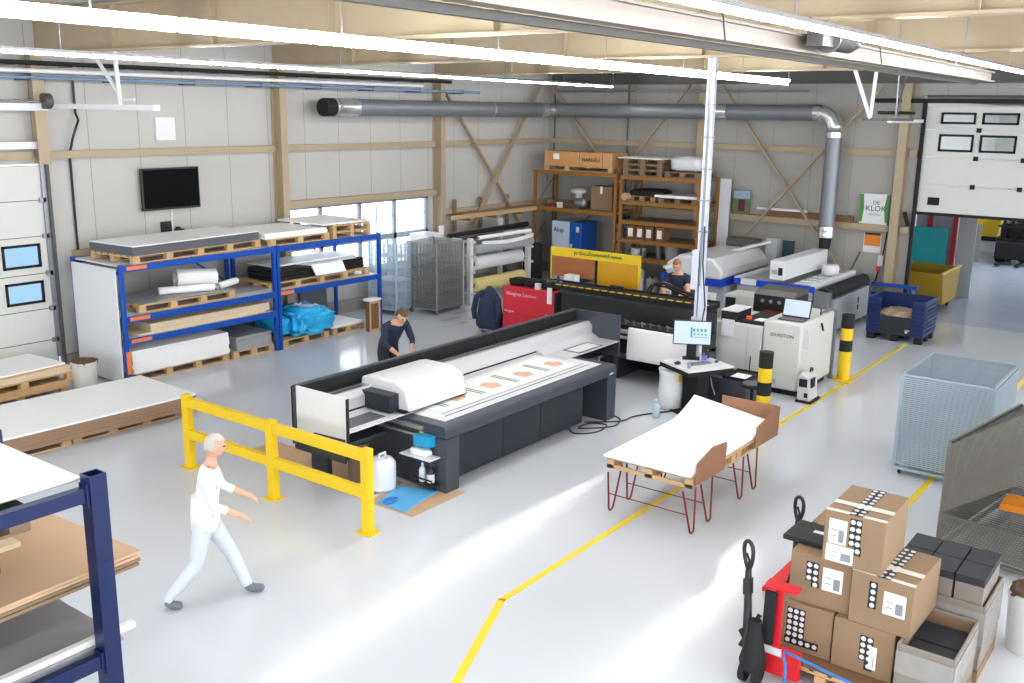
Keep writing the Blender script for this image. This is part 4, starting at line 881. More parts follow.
part(t, 'conveyor_roll', M['matblack'], MB().cyl((21.0, 7.2, .93), (23.7, 7.2, .93), .14, n=24), smooth=True); part(t, 'conveyor_frame', M['machinegrey'], MB().box(21.3, 23.7, 7.05, 7.4, .08, .8), .01); part(t, 'frame_end', M['galv'], bx(23.7, 23.75, 7.02, 7.4, .0, 1.1)); part(t, 'frame_end', M['galv'], bx(20.94, 21.0, 7.02, 7.4, .0, 1.0))
part(t, 'lock', M['matblack'], MB().box(22.9, 22.97, 7.04, 7.05, .5, .62)); part(t, 'lock', M['matblack'], bx(22.9, 22.96, 7.04, 7.05, .33, .45))
t = thing('cutting_table', 'older cutter with rounded white gantry left of the duct, behind the roll printer', 'cutter', (22, 10.2, 0))
part(t, 'body', M['machinegrey'], bx(20.9, 23.5, 9.5, 11.1, .1, .85), .02); part(t, 'plinth', M['matblack'], bx(21, 23.4, 9.6, 11, 0, .1)); part(t, 'blue_base', M['cnc_blue'], MB().prism([(20.75, .85), (23.4, .85), (23.4, 1.02), (20.75, 1.02)], 9.5, 11.1, 'xz'), .02)
hood = MB().prism([(9.5, 1.03), (10.95, 1.03), (10.95, 1.3), (10.6, 1.52), (9.75, 1.5), (9.5, 1.25)], 20.7, 23.4, 'yz'); part(t, 'gantry_hood', M['white'], hood, .06, True)
part(t, 'arm', M['white'], MB().bar((20.55, 10.9, 1.2), (23.4, 9.5, 1.66), .1, .06)); part(t, 'motor_head', M['darksteel'], bx(23.0, 23.4, 9.7, 10.5, 1.53, 1.72), .02); part(t, 'bracket', M['machinegrey'], bx(23.4, 23.6, 9.3, 9.6, .8, 1.75)); part(t, 'screen_plate', mat('dark_green_glass', (20, 60, 60), .3), bx(23.62, 23.66, 8.95, 9.25, 1.14, 1.7))
for i in range(3): part(t, 'gripper', M['chrome'], MB().cyl((21.0+i*.35, 10.5, 1.5), (21.0+i*.35, 10.5, 1.56), .05))
t = thing('tool_cabinet', 'small white machine cabinet between the roll printer and the cutters', 'machine cabinet', (19.6, 8.6, 0))
part(t, 'body', M['offwhite'], bx(19.3, 19.9, 7.95, 8.75, .0, 1.02), .02); part(t, 'side_pocket', M['matblack'], bx(19.28, 19.3, 8.5, 8.72, .6, .95)); part(t, 'red_handle', M['redpaint'], bx(19.26, 19.28, 8.52, 8.6, .7, .76))
slab('grey_unit', 'dark grey box unit standing beyond the roll printer, left of the service column foot', 'box unit', 19.0, 19.4, 9.45, 9.85, 0, 1.1, M['darksteel'])
slab('white_unit', 'small white unit with pipes between the dark box and the white cabinet', 'box unit', 19.0, 19.3, 8.95, 9.3, 0, 1.0, M['white'])
slab('white_unit', 'white locker part beyond the roll printer beside the service column', 'box unit', 18.6, 18.9, 9.7, 9.95, 0, 1.05, M['offwhite'])

# ================================================================== orange shelving in the corner
def orange_bay(label, y0, y1, X0, X1, H, levels):
    t = thing('shelving', label, 'shelving', (X0, y0, 0))
    for Y in (y0, y1):
        for X in (X0, X1): part(t, 'upright', M['orange'], bx(X-.03, X+.03, Y-.04, Y+.04, 0, H))
        for q in range(3): part(t, 'side_brace', M['galv'], MB().bar((X0, Y, .2+q*H*.3), (X1, Y, .2+(q+1)*H*.3), .025))
    for z in levels:
        part(t, 'front_beam', M['orange'], bx(X0-.05, X0-.0, y0, y1, z-.1, z)); part(t, 'rear_beam', M['orange'], bx(X1, X1+.05, y0, y1, z-.1, z)); part(t, 'shelf_board', M['oldwood'], bx(X0, X1, y0+.03, y1-.03, z-.03, z-.004))
    return t
SX0, SX1 = 23.0, 24.05
orange_bay('left bay of the orange shelving in the far corner', 13.78, 16.45, SX0, SX1, 3.14, (3.14, 2.1))
orange_bay('right bay of the orange shelving with five shelves', 11.3, 13.6, SX0, SX1, 3.12, (3.12, 2.45, 1.93, 1.43, .94))
def carton(name, label, x0, x1, y0, y1, z0, z1, m, group=None, bev=.004):
    t = thing(name, label, 'box', ((x0+x1)/2, (y0+y1)/2, z0), group); part(t, 'body', m, bx(x0, x1, y0, y1, z0, z1), bev); return t
pallet('pallet under the wooden cases on top of the orange shelving', 23.05, 23.95, 13.95, 16.2, 3.14, 0, along='y', detail=False)
owd = mat('orange_brown_ply', (206, 150, 92), .7, var=.12, scale=5)
for y0, y1, lab, txt in ((15.05, 16.2, 'long wooden case with white label, leftmost on the orange shelving', ''), (14.3, 15.02, 'wooden case with black lettering, middle one on the orange shelving', 'NARDELA'), (13.98, 14.27, 'short wooden case, right one of three on the orange shelving', '')):
    t = carton('wooden_case', lab, 23.1, 23.9, y0, y1, 3.286, 3.66, owd)
    part(t, 'batten', M['pine'], MB().box(23.08, 23.1, y0, y0+.06, 3.29, 3.66)); part(t, 'batten', M['pine'], bx(23.08, 23.1, y1-.06, y1, 3.29, 3.66))
    if txt: text_mesh('lettering', txt, .14, t, M['black'], face_mtx((23.09, y1-.07, 3.42), (0, -1, 0), (0, 0, 1)))
    elif y0 > 15: part(t, 'label_sheet', M['paper'], bx(23.075, 23.079, 15.7, 15.9, 3.45, 3.6))
for i, w_ in enumerate(('lowest', 'middle', 'topmost')): pallet(w_+' of the three grey pallets stacked on the right orange shelving bay', 23.05, 24.0, 12.45, 13.6, 3.121+i*.146, 0, along='y', wood='oldwood', detail=False)
slab('sheet', 'white sheet lying on the three stacked grey pallets', 'sheet', 23.0, 24.0, 12.4, 13.75, 3.56, 3.585, M['board'])
pallet('grey pallet under the white wrapped load, right end of the orange shelving top', 23.05, 24.0, 11.35, 12.35, 3.121, 0, along='y', wood='oldwood', detail=False)
blob('wrapped_load', 'white plastic wrapped load on the right end of the orange shelving top', 'wrapped load', (23.5, 11.85, 3.47), (.42, .45, .2), M['white'], 4, 3, .08)
# left bay shelf 2.1
t = carton('carton', 'tilted brown carton on the lower shelf of the left orange bay', 23.3, 23.7, 14.1, 14.75, 2.1, 2.75, M['carton']); part(t, 'tape', M['paper'], bx(23.295, 23.299, 14.4, 14.47, 2.55, 2.75)); t.rotation_euler = (0, 0, R(5))
blob('grey_bundle', 'grey machine part with round white cap on the left orange bay shelf', 'bundle', (23.4, 15.1, 2.25), (.18, .2, .14), M['galv'], 6, 3)
tag(MB().lathe((23.45, 15.25, 2.1), [(.1, 0), (.1, .4), (.22, .42), (.24, .5), (.16, .56)], 18).build('fan', M['offwhite'], smooth=True, loc=(23.45, 15.25, 2.1)), 'white round fan head on the left orange bay shelf', 'fan')
slab('small_carton', 'small white carton near the left end of the orange shelf', 'box', 23.1, 23.2, 15.62, 15.76, 2.1, 2.25, M['white'])
slab('plank', 'dark plank lying along the back of the left orange shelf', 'plank', 23.6, 23.75, 14.9, 16.3, 2.1, 2.2, M['oldwood'])
slab('red_box', 'flat dark red box on the left orange shelf beside the small white carton', 'box', 23.15, 23.4, 15.82, 16.2, 2.1, 2.16, mat('dull_red', (140, 50, 36), .7))
# right bay contents
pallet('reddish pallet under the black folded sheets, right orange bay', 23.05, 23.95, 12.6, 13.4, 2.45, 0, along='y', wood='chip', detail=False)
pallet('grey pallet under thin white panels, right orange bay', 23.05, 23.95, 11.4, 12.5, 2.45, 0, along='y', wood='oldwood', detail=False)
blob('black_sheets', 'folded black sheets on the reddish pallet in the orange shelving', 'sheets', (23.45, 12.95, 2.67), (.42, .5, .09), M['matblack'], 9, 3, .2)
slab('panel_stack', 'thin white panels on the grey pallet in the orange shelving', 'panel stack', 23.0, 23.9, 11.4, 12.6, 2.595, 2.66, M['board'], 2, layers=3)
tag(MB().cyl((22.9, 13.45, 2.56), (23.9, 13.35, 2.56), .1, n=18).build('cardboard_roll', M['brownsheet'], smooth=True, loc=(23.4, 13.4, 2.46)), 'pale cardboard roll poking out beside the black sheets', 'roll')
for i, y in enumerate((13.3, 13.02, 12.74, 12.42)):
    t = carton('archive_box', ('brown box with a white label on the file shelf, '+('first from the left', 'second from the left', 'third from the left', 'separate one at the right')[i]), 23.05, 23.4, y-.12, y+.12, 1.43, 1.8, M['cartond'], 'labelled boxes on the orange shelving')
    part(t, 'label_sheet', M['paper'], bx(23.043, 23.048, y-.07, y+.07, 1.5, 1.72))
for i, (y, r_, h_, m_, lab) in enumerate(((13.25, .14, .2, 'white', 'white tub at the left end of the lowest seen orange shelf'), (13.0, .08, .22, 'galv', 'grey tub beside the white tub on the orange shelf'), (12.55, .09, .42, 'galv', 'tall grey canister on the orange shelf'), (12.15, .2, .38, 'machinegrey', 'broad pale blue grey bucket on the orange shelf'))):
    t = thing('tub', lab, 'tub', (23.3, y, .94)); part(t, 'body', M[m_], MB().lathe((23.3, y, .942), [(r_*.85, 0), (r_, h_)], 18), smooth=True); part(t, 'lid', M['white'] if i != 2 else M['black'], MB().lathe((23.3, y, .943+h_), [(r_*1.03, 0), (r_*1.03, .02)], 18), smooth=True)
for i, (y, r_, h_, m_, lab) in enumerate(((13.3, .16, .5, 'offwhite', 'wide pale canister on the floor below the orange shelving'), (13.0, .09, .62, 'white', 'slim white canister on the floor below the orange shelving'), (12.65, .15, .42, 'machinegrey', 'grey canister on the floor below the orange shelving'))):
    t = thing('canister', lab, 'canister', (23.2, y, 0)); part(t, 'body', M[m_], MB().lathe((23.2, y, 0), [(r_*.95, 0), (r_, .03), (r_, h_-.05), (r_*.6, h_)], 18), smooth=True); part(t, 'cap', M['black'], MB().cyl((23.2, y, h_), (23.2, y, h_+.04), r_*.3))
# compressor cabinet
t = thing('compressor', 'blue compressor cabinet with pale front under the orange shelving', 'compressor', (23.4, 15.3, 0))
part(t, 'body', M['blueplastic'], bx(23.1, 23.9, 14.9, 15.31, .05, 1.72), .015); part(t, 'front_panel', mat('pale_blue_grey', (204, 216, 234), .4), bx(23.09, 23.9, 15.31, 15.9, .05, 1.72), .01); part(t, 'plinth', M['black'], bx(23.15, 23.85, 14.95, 15.85, 0, .05))
text_mesh('lettering', 'Alup', .19, t, M['navy'], face_mtx((23.08, 15.84, 1.42), (0, -1, 0), (0, 0, 1)))
part(t, 'control_panel', M['white'], bx(23.09, 23.1, 14.98, 15.08, 1.45, 1.6)); part(t, 'lock', M['white'], bx(23.09, 23.1, 15.2, 15.28, 1.0, 1.1))
t = thing('air_pipework', 'blue air fittings and pipes on the back wall beside the compressor', 'pipework', (24.2, 14.1, .8))
for i in range(5): part(t, 'fitting', M['navy'], MB().cyl((24.3, 13.95+i*.13, 1.65), (24.3, 13.95+i*.13, 1.9), .04, n=10))
part(t, 'pipe', M['blueplastic'], MB().tube([(24.3, 14.4, 1.6), (24.28, 14.2, 1.3), (24.28, 13.95, 1.2), (24.28, 13.9, .9)], .03, 8)); part(t, 'pipe', M['darksteel'], MB().tube([(24.28, 14.5, 1.45), (24.26, 14.1, 1.5), (24.28, 13.8, 1.3)], .02, 8)); part(t, 'mount_rail', M['galv'], bx(24.34, 24.399, 13.8, 14.6, 1.7, 1.76))
# tall white board right of shelving
t = tag(MB().prism([(24.0, 0), (24.03, 0), (24.12, 3.1), (24.09, 3.1)], 10.95, 11.25, 'xz').build('board', M['white'], loc=(24.05, 11.1, 0)), 'tall narrow white board leaning on the back wall right of the orange shelving', 'board')
# things on the back wall
t = thing('photo_print', 'landscape photo print standing on the back wall rail', 'photo', (XB-.1, 10.7, 2.21)); part(t, 'print', M['grass'], bx(24.24, 24.26, 10.46, 10.94, 2.205, 2.82)); part(t, 'sky_area', mat('print_sky', (150, 170, 190), .5, var=.2, scale=10), bx(24.235, 24.239, 10.47, 10.93, 2.6, 2.81)); part(t, 'rider', mat('print_maroon', (96, 40, 48), .6, var=.4, scale=20), bx(24.235, 24.239, 10.6, 10.78, 2.27, 2.58))
slab('plank', 'long brown cardboard profile lying on the back wall rail', 'plank', 24.2, 24.28, 7.75, 10.0, 2.202, 2.36, M['cartond']); slab('plank', 'thin white strip lying on the brown profile on the wall rail', 'strip', 24.2, 24.27, 8.9, 10.25, 2.363, 2.42, M['white'])
t = thing('sign', 'white sign reading DE KLOK with green curved side stripes on the wall rail', 'sign', (24.25, 7.3, 2.21)); part(t, 'board', M['white'], bx(24.24, 24.27, 6.95, 7.62, 2.205, 2.93), .002)
gs = mat('sign_green', (70, 140, 60), .5); part(t, 'green_stripe', gs, MB().prism([(7.62, 2.25), (7.62, 2.92), (7.55, 2.92), (7.52, 2.58), (7.55, 2.25)], 24.234, 24.239, 'yz')); part(t, 'green_stripe', gs, MB().prism([(6.95, 2.25), (6.95, 2.92), (7.0, 2.92), (7.04, 2.58), (7.0, 2.25)], 24.234, 24.239, 'yz'))
ks = mat('sign_petrol', (20, 70, 84), .5)
text_mesh('lettering', 'DE', .13, t, ks, face_mtx((24.236, 7.32, 2.68), (0, -1, 0), (0, 0, 1))); text_mesh('lettering', 'KLOK', .19, t, ks, face_mtx((24.236, 7.49, 2.52), (0, -1, 0), (0, 0, 1))); text_mesh('lettering', 'DRANKEN', .06, t, M['galv'], face_mtx((24.236, 7.4, 2.42), (0, -1, 0), (0, 0, 1)))
t = thing('poster', 'orange and white notice on the back wall below the sign', 'poster', (XB, 7.3, 1.55)); part(t, 'sheet', M['white'], bx(24.385, 24.399, 7.08, 7.5, 1.5, 1.99)); part(t, 'orange_field', mat('poster_orange', (232, 130, 36), .5), bx(24.38, 24.3845, 7.1, 7.48, 1.66, 1.97)); part(t, 'black_bar', M['black'], bx(24.377, 24.38, 7.1, 7.48, 1.93, 1.985))
t = thing('wall_socket', 'white and red wall socket with hanging black cable beside the tan column', 'socket', (XB, 7.05, 1.0)); part(t, 'box', M['white'], bx(24.32, 24.399, 6.98, 7.1, 1.2, 1.45)); part(t, 'plug', M['red'], bx(24.28, 24.32, 7.02, 7.1, 1.08, 1.18)); part(t, 'cable', M['black'], MB().tube([(24.3, 7.05, 1.1), (24.28, 7.1, .8), (24.25, 7.3, .55), (24.2, 7.6, .5)], .02, 8)); part(t, 'feed_cable', M['black'], MB().tube([(24.35, 7.0, 1.45), (24.35, 6.95, 2.0), (24.3, 6.93, 2.1), (24.15, 6.93, 2.12)], .015, 6))
t = thing('black_bag_clip', 'black object wedged behind the tan column on the wall rail', 'black bag', (24.2, 6.52, 2.2)); part(t, 'body', M['matblack'], MB().bar((24.25, 6.57, 2.55), (24.25, 6.46, 2.22), .06, .08))
t = thing('broom', 'thin dark broom handle leaning on the back wall near the cutter', 'broom', (23.95, 7.9, 0)); part(t, 'handle', M['darksteel'], MB().cyl((23.9, 8.0, .05), (24.36, 7.55, 1.5), .018)); part(t, 'head', M['matblack'], bx(23.82, 23.98, 7.85, 8.15, 0, .06))
# blue trestle
t = thing('trestle', 'blue steel trestle behind the blue plastic bin', 'trestle', (23.95, 6.9, 0))
part(t, 'top_bar', M['blue'], bx(23.91, 23.99, 6.0, 7.3, .78, .86)); part(t, 'cross_bar', M['blue'], bx(23.91, 23.98, 6.0, 7.2, .56, .62))
for y, s_ in ((7.2, .34), (6.15, -.2)):
    for xs in (-.12, .12): part(t, 'leg', M['blue'], MB().bar((23.95, y, .8), (23.95+xs, y+s_, 0.03), .08))
# ================================================================== blue bin, racks on the right
t = thing('plastic_bin', 'big dark blue plastic box pallet with open front flap and scrap inside', 'bin', (22.2, 5.9, 0))
bx0, bx1, by0, by1 = 21.55, 22.55, 5.2, 6.4; dk = mat('bin_dark_blue', (14, 40, 92), .45, var=.1)
for (a, b_, c_, d_) in ((bx0, bx0+.05, by1-.27, by1), (bx0, bx0+.05, by0, by0+.27), (bx1-.05, bx1, by0, by1)): part(t, 'wall', dk, bx(a, b_, c_, d_, .15, .92), .006)
part(t, 'wall', dk, bx(bx0+.05, bx1-.05, by1-.05, by1, .15, .92), .006); part(t, 'wall', dk, bx(bx0+.05, bx1-.05, by0, by0+.05, .15, .92), .006)
part(t, 'front_flap', mat('bin_black_flap', (36, 40, 48), .5), bx(bx0, bx0+.04, by0+.27, by1-.27, .15, .55), .004); part(t, 'floor', dk, bx(bx0+.05, bx1-.05, by0+.05, by1-.05, .15, .2)); part(t, 'flap_label', M['white'], bx(bx0-.004, bx0, 5.52, 5.57, .22, .28))
rb = MB()
for z in [.25+.09*i for i in range(7)]:
    rb.box(bx0-.025, bx0, by1-.26, by1-.02, z, z+.02).box(bx0-.025, bx0, by0+.02, by0+.26, z, z+.02).box(bx0+.04, bx1-.02, by0-.025, by0, z, z+.02)
part(t, 'ribs', dk, rb)
for a in (bx0+.02, (bx0+bx1)/2-.08, bx1-.18):
    for b_ in (by0+.02, (by0+by1)/2-.08, by1-.18): part(t, 'foot', M['matblack'], bx(a, a+.16, b_, b_+.16, 0, .15))
blob('scrap_heap', 'offcuts and scraps lying inside the blue plastic bin', 'scrap', (22.05, 5.8, .42), (.42, .5, .2), mat('scrap_mix', (170, 150, 130), .8, var=.8, scale=7), 12, 4, .35, 3)

def wire_rack(name, label, L, W, H, n, m, tilt=0, flat=99):
    """drying rack: frame along local +x (L) and +y (W), n wire shelves"""
    t = thing(name, label, 'drying rack', (0, 0, 0))
    for x in (0, L):
        for y in (0, W): part(t, 'post', m, bx(x-.018, x+.018, y-.018, y+.018, .1, H if (y > 0 or not tilt) else .5))
    for y in (0, W):
        part(t, 'base_rail', m, bx(0, L, y-.02, y+.02, .08, .12))
        if y > 0 or not tilt: part(t, 'top_rail', m, bx(0, L, y-.015, y+.015, H-.03, H))
    for x in (0, L):
        part(t, 'base_rail', m, bx(x-.02, x+.02, 0, W, .08, .12))
        if not tilt: part(t, 'top_rail', m, bx(x-.015, x+.015, 0, W, H-.03, H))
    for x in (.08, L-.08):
        for y in (.06, W-.06): part(t, 'caster', M['rubber'], MB().cyl((x, y-.015, .04), (x, y+.015, .04), .04))
    sh = None
    for i in range(n):
        z = .17+i*(H-.22)/(n-1)
        if sh is None:
            b = MB()
            for y in (-.022, W+.022): b.bar((-.02, y, 0), (L+.02, y, 0), .012, .017)
            for x in (-.022, L+.022): b.bar((x, -.02, 0), (x, W+.02, 0), .012, .017)
            k = int(L/.35)
            for j in range(1, k): b.bar((j*L/k, -.02, 0), (j*L/k, W+.02, 0), .005, .005)
            for j in range(1, 4): b.bar((-.02, j*W/4, 0), (L+.02, j*W/4, 0), .005, .005)
            sh = part(t, 'wire_shelf', m, b); sh.location.z = z
        else:
            o = sh.copy(); C.objects.link(o); o.location.z = z
            if tilt and i >= flat: o.rotation_euler.x = -tilt; o.location.y = W-W*math.cos(tilt); o.location.z = z+W*math.sin(tilt)
    if tilt: return t
    b = MB()
    for j in range(1, int(L/.05)): b.bar((j*L/int(L/.05), 0, H-.012), (j*L/int(L/.05), W, H-.012), .007, .005)
    part(t, 'top_grid', m, b)
    return t
blu_m = mat('bluish_zinc', (164, 180, 190), .4, .45, var=.05); dul = mat('dull_zinc', (118, 115, 108), .45, .4, var=.1)
t = wire_rack('drying_rack', 'bluish drying rack with many wire shelves standing right of the yellow line', 1.5, 1.12, 1.42, 44, blu_m); move(t, (13.33, 2.28, 0), R(0))
t = wire_rack('drying_rack', 'darker drying rack at the right picture edge with its upper shelves hinged up', 2.1, 1.15, 1.34, 42, dul, R(36), 13); move(t, (10.84, 1.11, 0), R(-9))
tag(bx(11.45, 11.85, 1.45, 1.75, .53, .60).build('tray', mat('orange_plastic', (236, 140, 24), .5), bev=.008, loc=(11.65, 1.6, .53)), 'orange tray lying on the flat lower shelves of the darker drying rack', 'tray')
# mesh trolleys by the window
def mesh_trolley(label, T, L, W, H, m, dens=.06):
    t = thing('mesh_trolley', label, 'mesh trolley', (0, 0, 0))
    for x in (0, L):
        for y in (0, W): part(t, 'post', m, bx(x-.02, x+.02, y-.02, y+.02, .12, H))
    part(t, 'base_plate', m, bx(0, L, 0, W, .12, .15)); 
    for x in (.06, L-.06):
        for y in (.06, W-.06): part(t, 'caster', M['galv'], MB().cyl((x, y-.02, .05), (x, y+.02, .05), .05).box(x-.015, x+.015, y-.03, y+.03, .05, .12))
    def panel(p, q):
        p = Vector(p); q = Vector(q); d = q-p; n = max(2, int(d.length/dens)); b = MB()
        for i in range(n+1):
            a = p+d*i/n; b.bar((a.x, a.y, .15), (a.x, a.y, H-.02), .011)
        for z in [.2+.12*i for i in range(int((H-.25)/.12)+1)]+[H-.02]: b.bar((p.x, p.y, z), (q.x, q.y, z), .009)
        part(t, 'mesh_side', m, b)
    panel((0, 0), (L, 0)); panel((0, W), (L, W)); panel((0, 0), (0, W)); panel((L, 0), (L, W))
    for i in range(5): part(t, 'shelf_sheet', m, bx(.03, L-.03, .03, W-.03, .25+i*.28, .258+i*.28))
    return t
t = mesh_trolley('bluish mesh trolley beside the right upright of the blue rack', None, .72, .8, 1.72, mat('bluish_mesh', (196, 212, 224), .4, .3), .035); move(t, (16.5, 15.75, 0), R(6))
t = mesh_trolley('darker mesh trolley in front of the window, right one of two', None, 1.05, .85, 1.72, mat('greyish_mesh_zinc', (150, 150, 148), .45, .4), .035); move(t, (17.15, 15.05, 0), R(6))
# roll storage rack
t = thing('roll_rack', 'white post rack holding long material rolls at the left wall corner', 'roll rack', (19, 15.6, 0))
for X in (18.75, 21.2): 
    part(t, 'post', M['white'], bx(X-.06, X+.06, 15.3, 15.42, 0, 1.66)); part(t, 'post', M['white'], bx(X-.05, X+.05, 16.25, 16.35, 0, 1.9))
    for z in (.3, .85, 1.25, 1.6): part(t, 'arm', M['white'], bx(X-.03, X+.03, 15.2, 16.3, z-.05, z))
part(t, 'end_plate', M['white'], bx(18.66, 18.69, 15.5, 16.3, .0, 1.6), .01)
def roll(label, x0, x1, y, z, r, m, tilt=0): 
    q = thing('material_roll', label, 'roll', ((x0+x1)/2, y, z)); part(q, 'roll', m, MB().cyl((x0, y, z), (x1, y, z+tilt), r, n=22), smooth=True); part(q, 'core', M['cartond'], MB().cyl((x0-.03, y, z), (x1+.03, y, z+tilt), r*.45, n=14), smooth=True); return q
roll('thick silver grey roll on the second arm of the roll rack', 18.85, 21.3, 15.35, 1.45-.08, .12, M['machinegrey'])
roll('thick white roll in the middle of the roll rack', 18.85, 20.8, 15.35, 1.02, .17, M['white'])
roll('white and yellow roll lowest on the roll rack', 18.85, 20.9, 15.35, .47, .17, mat('yellowish_roll', (226, 210, 140), .5))
roll('black roll lying on the top of the roll rack', 18.5, 21.8, 15.85, 1.68, .075, M['black'], .05)
roll('dark roll near the front top of the roll rack', 18.6, 20.3, 15.55, 1.66, .055, M['darksteel'])
roll('thin white roll on the top front of the roll rack', 19.0, 21.2, 15.3, 1.655, .05, M['paper'])
b = MB()
for i in range(14):
    x = 19.0+i*.15; b.box(x, x+.152, 15.12, 15.19, 1.56-.06*math.sin(i/13*PI)-.05, 1.58-.04*math.sin(i/13*PI))
tag(b.build('loose_foil', M['paper'], loc=(20, 15.15, 1.5)), 'loose white film hanging in a curve over the front roll', 'film')
slab('blue_crate', 'dark blue lattice crate standing between the trolley and the roll rack', 'crate', 18.25, 18.6, 15.5, 15.95, 0, 1.1, M['navy'])
slab('white_unit', 'white box standing on the dark blue crate by the roll rack', 'box', 18.22, 18.62, 15.5, 15.95, 1.102, 1.66, M['white'])
slab('white_unit', 'white locker behind the mesh trolley at the left wall', 'locker', 18.0, 18.6, 16.1, 16.7, 0, 1.75, M['white'])
# timber brackets on left wall
t = thing('timber_rack', 'wall brackets carrying long timber beams in the left wall corner', 'timber rack', (21, 16.5, 2.0))
for X in (19.9, 21.0, 22.2): part(t, 'bracket', M['oldwood'], bx(X-.05, X+.05, 16.3, YL-.13, 1.93, 1.99)); part(t, 'bracket_post', M['oldwood'], bx(X-.05, X+.05, YL-.19, YL-.125, 1.6, 2.45))
tag(bx(19.3, 23.0, 16.35, 16.45, 1.995, 2.1).build('timber_beam', M['pine'], loc=(21, 16.4, 2)), 'pale timber beam nearest the hall on the wall brackets', 'timber'); tag(bx(19.9, 23.2, 16.55, 16.68, 1.995, 2.12).build('timber_beam', M['oldwood'], loc=(21, 16.6, 2)), 'darker timber beam nearest the wall on the brackets', 'timber')
for i, (x, y, h, m_, lab) in enumerate(((21.9, 15.7, 1.2, 'matblack', 'tall black drum in the corner right of the roll rack'), (21.5, 16.1, 1.0, 'darksteel', 'dark grey drum in the corner beside the black one'))):
    tag(MB().lathe((x, y, 0), [(.25, 0), (.27, .05), (.27, h*.5), (.28, h*.52), (.27, h*.54), (.27, h-.05), (.25, h)], 20).build('drum', M[m_], smooth=True, loc=(x, y, 0)), lab, 'drum')

# ================================================================== padded trestle table
t = thing('pallet_table', 'pallet topped table on dark red hairpin legs standing across the yellow line', 'table', (10.95, 5.23, 0))
pw = M['pine']
PX0, PX1, PY0, PY1 = 9.75, 12.15, 4.67, 5.82
part(t, 'apron', pw, MB().box(PX0, PX0+.03, PY0, PY1, .56, .61).box(PX0, PX0+.03, PY0, PY1, .68, .70), .003)
for y in (PY0+.05, (PY0+PY1)/2, PY1-.05):
    for x in (PX0+.06, 10.3, 10.87, 11.03, 11.6, PX1-.06): part(t, 'block', pw, bx(x-.06, x+.06, y-.05, y+.05, .582, .67))
    part(t, 'bottom_board', pw, bx(PX0, PX1, y-.05, y+.05, .56, .582), .002)
d = MB()
for i in range(7): d.box(PX0, PX1, PY0+i*(PY1-PY0-.1)/6, PY0+.1+i*(PY1-PY0-.1)/6, .675, .695)
part(t, 'deck', pw, d)
for (x0, x1) in ((9.78, 10.22), (11.12, 11.55)):
    for y in (4.72, 5.72):
        for xb in (x0, x1):
            lean = -.06 if y < 5 else .04
            pts = [(xb-.16, y, .56), (xb-.055, y+lean*.9, .08), (xb-.045, y+lean, .035), (xb-.015, y+lean, .013), (xb+.025, y+lean, .013), (xb+.055, y+lean, .035), (xb+.065, y+lean*.9, .08), (xb+.17, y, .56)]
            part(t, 'leg', M['redrod'], MB().tube(pts, .0125, 8), smooth=True)
    for xb in (x0, x1): part(t, 'stretcher', M['redrod'], MB().cyl((xb-.09, 4.7, .26), (xb-.09, 5.75, .26), .007, n=8))
# padded cover: grid surface with raised far left corner
b = MB(); nx, ny = 40, 20; vs = []; 
for k in (0, 1):
    for i in range(nx+1):
        for j in range(ny+1):
            u = i/nx; v = j/ny; x = PX0-.02+u*(PX1-PX0+.0); y = PY0+.02+v*(PY1-PY0+.02)
            rise = .21*max(0, (u-.72)/.28)**1.5*(.25+.75*v)
            edge = -.02*(max(0, 1-min(u, 1-u, v, 1-v)/.03))**2
            vs.append((x, y, .70+rise+(.045+edge if k == 0 else 0)))
N = (nx+1)*(ny+1); fs = []
for i in range(nx):
    for j in range(ny):
        a = i*(ny+1)+j; q = (a, a+1, a+ny+2, a+ny+1); fs.append(q); fs.append(tuple(N+e for e in q[::-1]))
for i in range(nx): fs += [(i*(ny+1), (i+1)*(ny+1), N+(i+1)*(ny+1), N+i*(ny+1)), (i*(ny+1)+ny, N+i*(ny+1)+ny, N+(i+1)*(ny+1)+ny, (i+1)*(ny+1)+ny)]
for j in range(ny): fs += [(j, N+j, N+j+1, j+1), (nx*(ny+1)+j, nx*(ny+1)+j+1, N+nx*(ny+1)+j+1, N+nx*(ny+1)+j)]
b._add(vs, fs); tag(b.build('padded_cover', mat('cream_white_foam', (250, 250, 248), .85, var=.02, bump=.2), smooth=True, loc=(10.95, 5.23, .7)), 'thick cream white padded cover lying on the hairpin table', 'cover')
cb = mat('hardboard_brown', (144, 102, 76), .75, var=.08)
t = tag(MB().prism([(9.78, .60), (10.55, .58), (10.58, .92), (10.2, .96), (9.80, .86)], PY0-.03, PY0-.012, 'xz').build('cardboard_guard', cb, loc=(10.2, PY0, .6)), 'brown hardboard flap on the near long side of the padded table, left one', 'hardboard')
t = tag(MB().prism([(11.45, .6), (12.2, .58), (12.22, .98), (11.9, .98), (11.72, .90), (11.5, .87)], PY0-.03, PY0-.012, 'xz').build('cardboard_guard', cb, loc=(11.8, PY0, .6)), 'brown hardboard flap on the near long side of the padded table, right one', 'hardboard')
t = tag(MB().box(PX1+.002, PX1+.015, PY0-.02, 5.45, .62, 1.0).build('cardboard_guard', cb, loc=(PX1, 5, .6)), 'brown hardboard flap standing across the far end of the padded table', 'hardboard')

